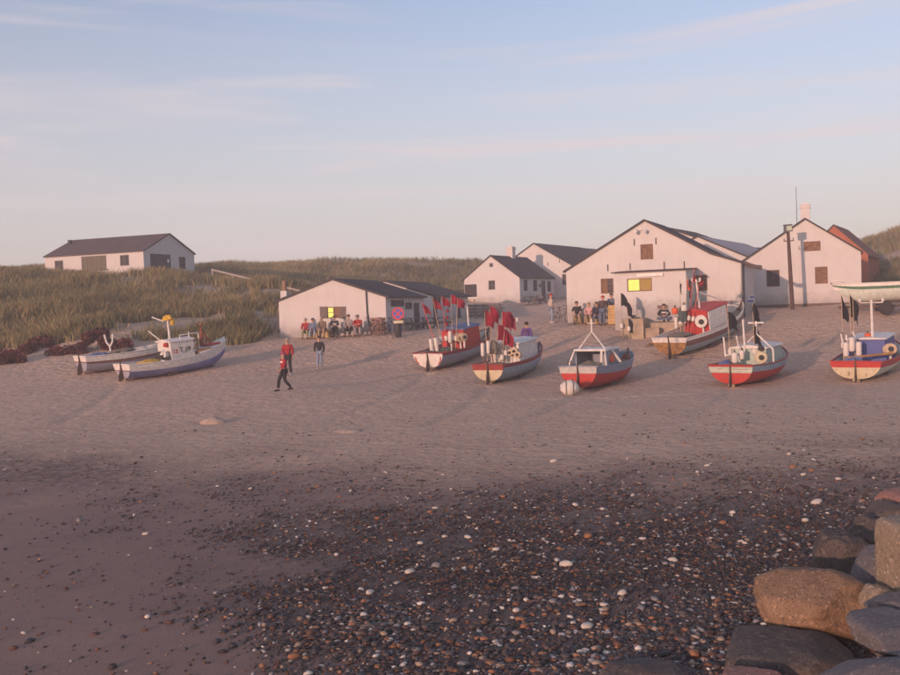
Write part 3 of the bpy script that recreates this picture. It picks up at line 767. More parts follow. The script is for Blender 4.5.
h.body([(0, ez), (h.W / 2, rz), (h.W, ez)], {}, over=.2)

# ---- white house on the right
h = House('keepers_house', 'white gabled house with ridge chimney and aerial, right of the lamp post', 862, 304, 59.5, 22, 'house', 'right')
h.set(h.width_to(740, 306), 12, 1.2)
pts = [h.on('front', x, y) for x, y in ((740, 264.5), (805, 219.5), (861.5, 251.8))]
hf = [h.rect('front', 766.7, 269.7, 779.5, 286.9), h.rect('front', 804, 240.9, 820.5, 251.5), h.rect('front', 815.2, 266.5, 827.5, 283.9)]
h.body([(0, pts[0][1]), pts[1], (h.W, pts[2][1])], {'front': hf}, over=.15)
h.window('front', hf[0], M_BROWN, 2, 2); h.window('front', hf[1], M_BROWN, 2, 1, [M_GLASSB, M_GLASSB]); h.window('front', hf[2], M_BROWN, 2, 2, [M_GLASSB, M_GLASSB])
h.chimney(pts[1][0], .9, pts[1][1] - .25, .56, 1.2)
mb = MB(); mb.tube([(pts[1][0] - .5, .7, pts[1][1] - .6), (pts[1][0] - .52, .7, pts[1][1] + 2.2)], [.022, .016], 6); mb.tube([(pts[1][0] - .72, .7, pts[1][1] - .35), (pts[1][0] - .3, .7, pts[1][1] - .35)], .015, 5); mb.build('aerial', M_IRON, h.root)
pl0, pl1 = h.on('front', 747, 306), h.on('front', 862, 302.6)
mb = MB(); mb.box((h.W / 2, .05, -.6 + .08), (h.W + .1, .3, 1.3)); mb.build('plinth', M_PLINTH, h.root)
keep = h

# ---- red-roofed house behind it
h = House('red_roofed_house', 'brick house with red tiled roof behind the white house on the right', 869, 299, 80, 30, 'house', 'right')
h.set(5.3, 9.0, 1.0)
rz, ez = at(834.5, 225.4, 81.3).z - h.z0, at(869, 254, 80).z - h.z0
h.body([(0, ez), (h.W / 2, rz), (h.W, ez)], {}, wallm=W_BRICK, roofm=R_RED, over=.35)

# ---- concrete landing in front of the lean-to
b0 = at(622, 318.8, 52.2)
t_ = thing('concrete_landing', 'stepped concrete landing with tan front wall below the lean-to', 'landing', (b0.x, b0.y, b0.z), (0, 0, -R(20)))
def cbox(mb, x0, x1, y0, y1, z0, z1): mb.box(((x0 + x1) / 2, (y0 + y1) / 2, (z0 + z1) / 2), (x1 - x0, y1 - y0, z1 - z0))
mb = MB(); cbox(mb, 0, 1.15, 0, 3.2, -2.2, -.02); mb.build('high_block', M_CONC, t_)
mb = MB(); cbox(mb, 1.153, 1.95, .25, .897, -2.2, -.55); mb.build('low_block', M_CONC, t_)
mb = MB(); mb.prism([(.9, -2.2), (3.4, -2.2), (3.4, -.02), (.9, -.30)], lambda u, z, n: (n, u, z), 1.155, 4.6); mb.build('slab', M_CONC, t_)
mb = MB(); mb.tube([(.55, .3, -.03), (.55, .3, .12)], .09, 8); mb.tube([(.38, .3, .13), (.72, .3, .13)], .05, 8); mb.box((.75, .35, .02), (.3, .22, .08)); mb.build('bollard', M_IRON, t_, True)
landing = t_
# ================================================================== DUNE GRASS, SHINGLE, ROCKS
def attr_material(name, rough, bump=0.0, bscale=30., var=.2, nscale=20., transl=0.0):
    m, nt, n, l, b = nodes(name)
    a = n.new('ShaderNodeAttribute'); a.attribute_name = 'tint'
    t = n.new('ShaderNodeTexCoord'); ns = n.new('ShaderNodeTexNoise'); ns.inputs['Scale'].default_value = nscale; ns.inputs['Detail'].default_value = 4; l.new(t.outputs['Object'], ns.inputs['Vector'])
    r = n.new('ShaderNodeMapRange'); r.inputs[1].default_value = .3; r.inputs[2].default_value = .7; r.inputs[3].default_value = 1 - var; r.inputs[4].default_value = 1 + var; l.new(ns.outputs['Fac'], r.inputs[0])
    mx = n.new('ShaderNodeMix'); mx.data_type = 'RGBA'; mx.blend_type = 'MULTIPLY'; mx.inputs['Factor'].default_value = 1; l.new(a.outputs['Color'], mx.inputs['A']); l.new(r.outputs[0], mx.inputs['B'])
    l.new(mx.outputs['Result'], b.inputs['Base Color']); b.inputs['Roughness'].default_value = rough; b.inputs['Specular IOR Level'].default_value = .25
    if bump:
        bp = n.new('ShaderNodeBump'); bp.inputs['Distance'].default_value = bump; l.new(ns.outputs['Fac'], bp.inputs['Height']); l.new(bp.outputs[0], b.inputs['Normal'])
    return m
rng = np.random.RandomState(11)

def make_grass():
    N = 100000
    y = 53.5 + (140 - 53.5) * rng.rand(N) ** 1.35
    x = (rng.rand(N) * 1.25 - .62) * y
    dm = dune_mask(x, y)
    pat = fbm(x * .8, y * .8, 5.0, 4)                    # bare hollows
    front = sstep(59, 71, y)
    keep = (dm > .5) & (pat + rng.rand(N) * .16 - .08 > .505 - .125 * front) & (pat * .6 + fbm(x + 3, y, 1.6, 2) * .4 > .36 + .035 * sstep(84, 70, y))
    # no grass inside the storehouse or on the landing place side
    o = bpy.data.objects['dune_storehouse']
    ca, sa = math.cos(-o.rotation_euler.z), math.sin(-o.rotation_euler.z)
    lx = (x - o.location.x) * ca - (y - o.location.y) * sa
    ly = (x - o.location.x) * sa + (y - o.location.y) * ca
    keep &= ~((lx > -.25) & (lx < 9) & (ly > -.25) & (ly < 14))
    keep &= ~((x > 33) & (y < 76))
    x, y = x[keep], y[keep]; n = len(x)
    z = gz(x, y) - .03
    K = 8
    bx, by, bz = np.repeat(x, K), np.repeat(y, K), np.repeat(z, K)
    big = np.repeat(.55 + .8 * fbm(x + 200, y, 3.0, 3), K)
    M = n * K
    ang = rng.rand(M) * 2 * np.pi; sp = rng.rand(M) ** .5 * .26
    bx = bx + np.cos(ang) * sp; by = by + np.sin(ang) * sp
    hgt = (.40 + .50 * rng.rand(M)) * big
    lean = .18 + .45 * rng.rand(M)
    la = ang + rng.randn(M) * .6              # wind leans it inland
    w = .016 + .018 * rng.rand(M)
    wa = rng.rand(M) * np.pi
    wx, wy = np.cos(wa) * w, np.sin(wa) * w
    tx, ty = bx + np.cos(la) * lean * hgt, by + np.sin(la) * lean * hgt
    mx_, my_ = bx + np.cos(la) * lean * hgt * .35, by + np.sin(la) * lean * hgt * .35
    V = np.empty((M, 5, 3), np.float32)
    V[:, 0] = np.stack([bx - wx, by - wy, bz], 1); V[:, 1] = np.stack([bx + wx, by + wy, bz], 1)
    V[:, 2] = np.stack([mx_ + wx * .8, my_ + wy * .8, bz + hgt * .6], 1); V[:, 3] = np.stack([mx_ - wx * .8, my_ - wy * .8, bz + hgt * .6], 1)
    V[:, 4] = np.stack([tx, ty, bz + hgt], 1)
    k = (np.arange(M) * 5)[:, None]
    T = np.concatenate([k + np.array([[0, 1, 2]]), k + np.array([[0, 2, 3]]), k + np.array([[3, 2, 4]])], 1).reshape(-1, 3)
    me = np_mesh('dune_grass', V.reshape(-1, 3), T, 3)
    ca_, cb_, cc_ = np.array([.128, .130, .056]), np.array([.29, .245, .11]), np.array([.42, .27, .135])
    g = np.clip((np.repeat(fbm(x, y, 5.0, 4), K) - .5) * 3.4 + .42 + .35 * (rng.rand(M) - .5), 0, 1)[:, None]
    dry_ = (rng.rand(M) < .12)[:, None]
    cc = np.where(dry_, cc_, ca_ * (1 - g) + cb_ * g) * (.6 + .8 * np.repeat(rng.rand(n), K)[:, None] * .6 + .3 * rng.rand(M)[:, None])
    C4 = np.ones((M, 5, 4), np.float32); C4[:, :, :3] = cc[:, None, :]
    vcol(me, 'tint', C4.reshape(-1, 4))
    me.materials.append(attr_material('marram_blades', .75))
    ob = bpy.data.objects.new('dune_grass', me); col.objects.link(ob)
    print('TRIS grass', len(me.polygons))
    tag(ob, 'olive and straw coloured marram grass covering the dunes', 'grass', None, 'stuff')
    return n
n_tufts = make_grass()

ICO = None
def ico(sub):
    bm = bmesh.new(); bmesh.ops.create_icosphere(bm, subdivisions=sub, radius=1.0)
    v = np.array([p.co[:] for p in bm.verts]); f = np.array([[q.index for q in p.verts] for p in bm.faces]); bm.free(); return v, f
iv, if_ = ico(1)
PAL = 1.05 * np.array([[.050, .044, .046], [.075, .062, .060], [.105, .085, .080], [.15, .075, .045], [.26, .13, .07], [.30, .22, .16], [.27, .26, .26], [.52, .48, .43], [.10, .055, .045]])
PW = np.array([.27, .20, .12, .13, .06, .05, .05, .03, .09])
def make_shingle():
    N = 820000
    y = 8.2 + 26 * rng.rand(N) ** 1.25; x = (rng.rand(N) * 1.25 - .60) * (y + 1.5)
    z = gz(x, y)
    wet, sh, band = zones(x, y, z)
    dens = np.clip(sh, 0, 1) ** 1.6 * .62 + .010 * (y < 30) + .05 * band
    clump = fbm(x, y, 1.1, 3)
    dens = dens * np.clip((clump - .26) * 3.0, .22, 1.2)
    keep = rng.rand(N) < dens
    x, y, z, sh = x[keep], y[keep], z[keep], sh[keep]
    n = len(x)
    if n > 125000:
        s = rng.permutation(n)[:125000]; x, y, z, sh = x[s], y[s], z[s], sh[s]; n = 125000
    r = np.clip(.0150 * np.exp(.52 * rng.randn(n)),   .007, .050)
    sx, sy, sz = r * (1 + .5 * rng.rand(n)), r * (.75 + .4 * rng.rand(n)), r * (.38 + .35 * rng.rand(n))
    order = np.argsort(y); x, y, z, r, sx, sy, sz = [q[order] for q in (x, y, z, r, sx, sy, sz)]; nn = int((y < 11.5).sum())
    nv = len(iv)
    cc = PAL[rng.choice(len(PAL), n, p=PW)] * (.7 + .6 * rng.rand(n, 1))
    th = rng.rand(n) * np.pi * 2; tilt = rng.randn(n) * .25
    ov, of_ = np.array([[1, 0, 0], [-.5, .87, 0], [-.5, -.87, 0], [.45, .3, .85], [-.5, .15, .85], [.05, -.55, .85]]), np.array([[3, 4, 5], [0, 1, 4], [0, 4, 3], [1, 2, 5], [1, 5, 4], [2, 0, 3], [2, 3, 5]])
    Vs, Ts, Cs, base = [], [], [], 0
    for sl, bv, bf in ((slice(0, nn), iv, if_), (slice(nn, n), ov, of_)):
        m = len(x[sl]); k = len(bv)
        P = np.repeat(bv[None], m, 0) * (1 + .22 * (rng.rand(m, k, 1) - .5)) * np.stack([sx[sl], sy[sl], sz[sl]], 1)[:, None, :]
        ct, st, ch_, sh_ = np.cos(tilt[sl])[:, None], np.sin(tilt[sl])[:, None], np.cos(th[sl])[:, None], np.sin(th[sl])[:, None]
        Y = P[..., 1] * ct - P[..., 2] * st; Z = P[..., 1] * st + P[..., 2] * ct
        Vs.append(np.stack([P[..., 0] * ch_ - Y * sh_ + x[sl][:, None], P[..., 0] * sh_ + Y * ch_ + y[sl][:, None], Z + (z[sl] + sz[sl] * (.45 if k > 6 else .25))[:, None]], 2).reshape(-1, 3))
        Ts.append((bf[None] + (base + np.arange(m) * k)[:, None, None]).reshape(-1, 3)); base += m * k
        C4 = np.ones((m, k, 4), np.float32); C4[:, :, :3] = cc[sl][:, None]; Cs.append(C4.reshape(-1, 4))
    me = np_mesh('shingle', np.concatenate(Vs), np.concatenate(Ts), 3)
    me.polygons.foreach_set('use_smooth', np.arange(len(me.polygons)) < len(Ts[0]))
    vcol(me, 'tint', np.concatenate(Cs))
    me.materials.append(attr_material('shingle_stone', .55, .002, 60, .25, 60))
    ob = bpy.data.objects.new('shingle', me); col.objects.link(ob)
    tag(ob, 'dark mixed shingle strewn over the wet foreshore', 'shingle', None, 'stuff')
    print('TRIS shingle', len(me.polygons), 'near', nn, 'of', n)
make_shingle()

def stone_mesh(name, seed, m, sub=2):
    v, f_ = ico(sub); r_ = np.random.RandomState(seed)
    o = Vector(r_.rand(3) * 50)
    s = np.array([1 + .3 * r_.rand(), .72 + .2 * r_.rand(), .45 + .2 * r_.rand()])
    q = [Vector(p) * (1 + .28 * mnoise.noise(Vector(p) * 1.3 + o)) for p in v]
    q = np.array([p[:] for p in q]) * s
    me = bpy.data.meshes.new(name); me.from_pydata(q.tolist(), [], f_.tolist()); me.materials.append(m)
    me.polygons.foreach_set('use_smooth', [True] * len(me.polygons)); me.update(); return me
def make_stones():
    kinds = [
        ('pale cream rounded stone', 'pale loose stones', mat('cream_stone', (.56, .50, .43), .6, .2, 9), .40),
        ('rust orange rounded stone', 'rust orange loose stones', mat('rust_stone', (.32, .145, .075), .6, .3, 9), .24),
        ('mid grey rounded stone', 'grey loose stones', mat('grey_stone', (.24, .225, .22), .6, .3, 9), .20),
        ('dark brown cobble', 'dark brown cobbles', mat('brown_stone', (.10, .065, .052), .55, .3, 9), .16)]
    meshes = [[stone_mesh('beach_stone', 100 + 10 * k + j, kinds[k][2]) for j in range(5)] for k in range(4)]
    r_ = np.random.RandomState(3); got = 0; placed = []
    while got < 260:
        y = 8.8 + 19 * r_.rand() ** 1.25; x = (r_.rand() * 1.05 - .50) * y
        z = g1(x, y); px, py = project(x, y, z)
        if not (-5 < px < 905 and py < 690): continue
        if px > 720 and py > 560: continue
        wet, sh, band = zones(np.array([x]), np.array([y]), np.array([z]))
        right = .45 + .55 * min(1, max(0, (px - 250) / 450))
        if r_.rand() > float(sh[0]) * right + .006: continue
        k = r_.choice(4, p=[q[3] for q in kinds]); R_ = float(np.clip(.036 * math.exp(.40 * r_.randn()), .022, .085))
        if any((x - a) ** 2 + (y - b) ** 2 < (R_ + c) ** 2 for a, b, c in placed): continue
        placed.append((x, y, R_))
        o = bpy.data.objects.new('beach_stone', meshes[k][r_.randint(5)]); col.objects.link(o)
        o.location = (x, y, z + R_ * .28); o.scale = (R_, R_, R_)
        o.rotation_euler = (r_.randn() * .15, r_.randn() * .15, r_.rand() * 6.28)
        where = 'on the bare wet sand at left' if px < 290 else ('in the middle of the foreshore' if px < 600 else 'on the right of the foreshore')
        depth = 'far up' if py < 505 else ('half way down' if py < 585 else 'low down')
        size = 'large ' if R_ > .055 else ''
        tag(o, size + kinds[k][0] + ', ' + depth + ' ' + where, 'stone', kinds[k][1]); got += 1
make_stones()

# ---- armour rocks at the foot of the mole
def rock_material(name, c1, c2, speck, sscale=60., bump=.02, weed=None):
    m, nt, n, l, b = nodes(name)
    t = n.new('ShaderNodeTexCoord')
    def nz(s, d=5, ro=.6):
        q = n.new('ShaderNodeTexNoise'); q.inputs['Scale'].default_value = s; q.inputs['Detail'].default_value = d; q.inputs['Roughness'].default_value = ro; l.new(t.outputs['Object'], q.inputs['Vector']); return q.outputs['Fac']
    def mx(f, a, b_):
        q = n.new('ShaderNodeMix'); q.data_type = 'RGBA'; l.new(f, q.inputs['Factor'])
        for s_, v in (('A', a), ('B', b_)):
            if isinstance(v, tuple): q.inputs[s_].default_value = (*v, 1)
            else: l.new(v, q.inputs[s_])
        return q.outputs['Result']
    def rg(v, a, b_, c=0., d=1.):
        q = n.new('ShaderNodeMapRange'); q.inputs[1].default_value = a; q.inputs[2].default_value = b_; q.inputs[3].default_value = c; q.inputs[4].default_value = d; l.new(v, q.inputs[0]); return q.outputs[0]
    c = mx(rg(nz(4.), .3, .7), c1, c2)
    c = mx(rg(nz(sscale, 3, .7), .56, .64, 0, .85), c, speck)
    c = mx(rg(nz(sscale * .6, 2), .60, .68, 0, .55), c, tuple(min(1, k * 1.9) for k in c2))
    l.new(c, b.inputs['Base Color']); b.inputs['Roughness'].default_value = .8; b.inputs['Specular IOR Level'].default_value = .3
    ad = n.new('ShaderNodeMath'); ad.operation = 'MULTIPLY_ADD'; l.new(nz(sscale * .7, 4, .7), ad.inputs[0]); ad.inputs[1].default_value = .35; l.new(nz(9., 6, .65), ad.inputs[2])
    bp = n.new('ShaderNodeBump'); bp.inputs['Strength'].default_value = .9; bp.inputs['Distance'].default_value = bump; l.new(ad.outputs[0], bp.inputs['Height']); l.new(bp.outputs[0], b.inputs['Normal'])
    return m
G_ORANGE = rock_material('coarse_orange_granite', (.21, .125, .075), (.30, .19, .115), (.05, .038, .035), 45, .03)
G_DARK = rock_material('dark_weedy_rock', (.075, .062, .058), (.125, .10, .085), (.03, .026, .028), 30, .03)
G_BLUE = rock_material('grey_granite', (.12, .11, .112), (.18, .16, .155), (.06, .055, .06), 55, .02)
G_TAN = rock_material('tan_aggregate_concrete', (.24, .19, .135), (.32, .25, .18), (.12, .085, .06), 40, .02)
G_PINK = rock_material('pinkish_granite', (.25, .13, .105), (.34, .19, .15), (.08, .05, .05), 45, .025)
def rock(label, c, size, m, rot=(0, 0, 0), power=2.6, amp=.12, freq=1.6, seed=0, sub=5, name='boulder', facets=9, fine=.022, cat='boulder'):
    v, f_ = ico(sub)
    a = np.abs(v); k = (a ** power).sum(1) ** (-1.0 / power); q = v * k[:, None]
    o = Vector((seed * 7.1, seed * 3.3, seed * 1.7)); out = []
    for p in q:
        p = Vector(p); d = amp * mnoise.fractal(p * freq + o, 1.0, 2.0, 3) + fine * mnoise.fractal(p * 7 + o, 1.0, 2.0, 3)
        out.append((p * (1 + d))[:])
    out = np.array(out)
    rr = np.random.RandomState(seed + 900)
    for _ in range(facets):                     # broken faces
        nrm = rr.randn(3); nrm /= np.linalg.norm(nrm); hgt = .80 + .16 * rr.rand()
        dd = out @ nrm; over = np.maximum(dd - hgt, 0); out = out - over[:, None] * nrm * .93
    out = out * (np.array(size) / 2)
    me = bpy.data.meshes.new(name); me.from_pydata(out.tolist(), [], f_.tolist()); me.materials.append(m)
    me.polygons.foreach_set('use_smooth', [True] * len(me.polygons)); me.update()
    ob = bpy.data.objects.new(name, me); col.objects.link(ob); ob.location = c; ob.rotation_euler = rot
    return tag(ob, label, cat)
def rk(label, px, py, d, size, m, **k):
    return rock(label, at(px, py, d), size, m, **k)
rk('big rounded orange granite boulder at the foot of the mole', 812, 604, 9.7, (1.12, .95, .70), G_ORANGE, rot=(0, .05, .2), power=3.0, amp=.10, seed=1)
rk('flat dark slab of rock lying in front of the big orange boulder', 792, 663, 8.9, (1.28, .95, .42), G_DARK, rot=(.06, .02, -.25), power=4.5, amp=.07, seed=2)
rk('dark brown rock just behind the big orange boulder', 839, 559, 10.9, (.66, .62, .62), G_DARK, rot=(.3, .2, .5), power=3.2, amp=.16, seed=3)
rk('small dark rock wedged behind the dark brown rock', 870, 539, 11.7, (.50, .50, .50), G_DARK, rot=(.1, .5, .3), power=3, amp=.18, seed=4)
rk('smooth bluish grey rock leaning between boulder and concrete block', 876, 573, 10.1, (.34, .55, .62), G_BLUE, rot=(.1, .45, .2), power=2.6, amp=.10, seed=5)
rk('rough tan concrete block standing upright at the right edge', 921, 562, 9.3, (.62, .70, .84), G_TAN, rot=(0, -.03, .12), power=9, amp=.025, seed=6, facets=0, name='concrete_block', cat='concrete block')
rk('small tan stone wedged under the upright concrete block', 879, 604, 9.2, (.26, .4, .34), G_TAN, rot=(.1, .2, .3), power=3, amp=.14, seed=7)
rk('grey granite block below the upright concrete block', 905, 610, 8.7, (.46, .6, .30), G_BLUE, rot=(.05, -.05, .35), power=7, amp=.05, seed=8, name='granite_block', cat='granite block')
rk('long grey granite block, upper of the two at the right corner', 905, 637, 8.1, (.86, .78, .30), G_BLUE, rot=(.05, .0, .22), power=8, amp=.045, seed=9, name='granite_block', cat='granite block')
rk('broad grey granite block in the bottom right corner', 893, 682, 7.4, (1.02, .62, .36), G_BLUE, rot=(.02, .0, .25), power=8, amp=.05, seed=10, name='granite_block', cat='granite block')
rk('reddish brown rock at the right edge above the other rocks', 899, 500, 12.6, (.55, .5, .30), G_PINK, rot=(.1, .1, .2), power=3, amp=.15, seed=11)
rk('dark sloping rock behind the concrete block at the right edge', 893, 523, 12.0, (.6, .7, .52), G_DARK, rot=(.2, -.4, .3), power=3.2, amp=.15, seed=12)
rk('low dark weed covered rock at the bottom edge among shingle', 648, 679, 8.95, (.95, .6, .36), G_DARK, rot=(.0, .05, .1), power=2.4, amp=.16, seed=13)
rk('pinkish granite rock in front of the flat dark slab', 752, 690, 8.2, (.62, .45, .34), G_PINK, rot=(.0, .1, -.2), power=3, amp=.12, seed=14)

# ---- dark red shrubs at the dune foot
M_REDLEAF = attr_material('dark_red_leaves', .7)
M_TWIG = mat('shrub_twig', (.09, .05, .04), .8, .3)
def shrub(label, px, d, w, dep, hgt, n, seed):
    p = on_ground(px, d); r_ = np.random.RandomState(seed)
    root = thing('red_shrub', label, 'shrub', p, (0, 0, 0), 'red shrubs at the dune foot')
    nb = 9
    ctr = np.stack([(r_.rand(nb) - .5) * w, (r_.rand(nb) - .5) * dep, hgt * (.25 + .55 * r_.rand(nb))], 1)
    rad = .22 + .22 * r_.rand(nb)
    tw = MB()
    for i in range(nb): tw.tube([(ctr[i, 0] * .6, ctr[i, 1] * .6, -.1), (ctr[i, 0] * .9, ctr[i, 1], ctr[i, 2] * .6), tuple(ctr[i])], [.02, .015, .008], 5)
    tw.build('stem', M_TWIG, root)
    k = r_.randint(nb, size=n); dirs = r_.randn(n, 3); dirs /= np.linalg.norm(dirs, axis=1)[:, None]
    c = ctr[k] + dirs * (rad[k] * r_.rand(n) ** .4)[:, None] * np.array([1.1, 1, .9])
    c[:, 2] = np.abs(c[:, 2])
    gzz = gz(c[:, 0] + p.x, c[:, 1] + p.y) - p.z
    c[:, 2] = np.maximum(c[:, 2] + gzz * .9, gzz + .02)
    a = r_.randn(n, 3) * .045; b_ = r_.randn(n, 3) * .045
    V = np.stack([c - a, c + b_, c + a, c - b_], 1).reshape(-1, 3)
    me = np_mesh('foliage', V, (np.arange(n) * 4)[:, None] + np.arange(4)[None], 4)
    cc = np.array([.13, .038, .030]) * (.5 + .9 * r_.rand(n, 1)) * np.array([1, 1, 1]); C4 = np.ones((n, 4, 4)); C4[:, :, :3] = cc[:, None]
    vcol(me, 'tint', C4.reshape(-1, 4)); me.materials.append(M_REDLEAF)
    o = bpy.data.objects.new('foliage', me); col.objects.link(o); o.parent = root
shrub('dark red shrub farthest left at the dune foot', 16, 51.0, 1.5, .8, .55, 2600, 1)
shrub('dark red shrub second from the left at the dune foot', 29, 53.5, 1.1, .8, .5, 1600, 2)
shrub('dark red shrub third from the left at the dune foot', 43, 55.0, 1.2, .8, .45, 1600, 3)
shrub('tall dark red shrub behind the white gunwale of the left boat', 96, 53.5, 1.2, .9, 1.05, 3200, 4)
shrub('low dark red shrub right of the tall red one', 118, 53.5, 1.5, .9, .5, 1800, 5)
shrub('low dark red shrub touching the stern of the left boat', 68, 52.5, 1.9, .6, .25, 1400, 6)
# ================================================================== BOATS
def paint(name, c, wear=.6): return mat(name, c, .5, .12, 5, .004, 30, stain=tuple(k * .45 + .06 for k in c), stain_amt=wear, stain_scale=5.5)
P_RED = paint('red_hull_paint', (.50, .045, .035)); P_BLUEGREY = paint('blue_grey_paint', (.27, .31, .38)); P_LBLUE = paint('light_blue_paint', (.29, .39, .46))
P_GREY = paint('grey_transom_paint', (.52, .49, .45)); P_CREAM = paint('cream_paint', (.62, .54, .36)); P_DRED = paint('dark_red_paint', (.30, .045, .035)); P_WHITE = paint('white_boat_paint', (.74, .70, .64))
P_BLUE = paint('strong_blue_paint', (.09, .12, .34)); P_MINT = paint('mint_paint', (.44, .52, .44)); P_WOOD = mat('varnished_wood', (.36, .19, .07), .45, .35, 7, stain=(.12, .06, .03), stain_amt=.7, stain_scale=3)
P_BROWN = paint('brown_band_paint', (.20, .10, .075)); P_LAV = paint('lavender_grey_paint', (.36, .36, .44)); P_GREEN = paint('green_stripe_paint', (.07, .17, .09)); P_PALEG = paint('pale_green_white_paint', (.60, .66, .58))
P_IRON = mat('rusty_iron', (.10, .065, .05), .7, .4, 12); P_BRASS = mat('worn_bronze', (.55, .45, .32), .35, .3, 12, metal=.6); P_BLACK = mat('black_cloth', (.018, .017, .020), .9, .3, 6)
P_REDFLAG = mat('red_flag_cloth', (.24, .013, .030), .9, .25, 5); P_BUOY = mat('white_plastic_float', (.72, .67, .60), .5, .15, 6, stain=(.35, .27, .2), stain_amt=.5, stain_scale=6); P_ORANGE = mat('orange_plastic', (.70, .12, .04), .5, .15)
P_DECK = mat('worn_deck', (.28, .22, .16), .8, .3, 5, .01, 20); P_YELLOW = mat('yellow_oilskin', (.62, .38, .04), .6, .25, 6); P_ROPE = mat('fishing_net', (.19, .17, .13), .95, .5, 25, .02, 60); P_TARP = mat('blue_tarpaulin', (.10, .14, .28), .6, .3, 4, .02, 10)
P_DARKIN = mat('dark_cabin_inside', (.05, .045, .045), .8, .2); P_POLE = mat('bamboo_pole', (.46, .34, .22), .7, .25, 10); P_STRIPE = mat('red_white_pole', (.62, .12, .09), .6, .3, 3)
P_BEIGE = mat('beige_hauler_paint', (.55, .42, .28), .6, .2, 8)

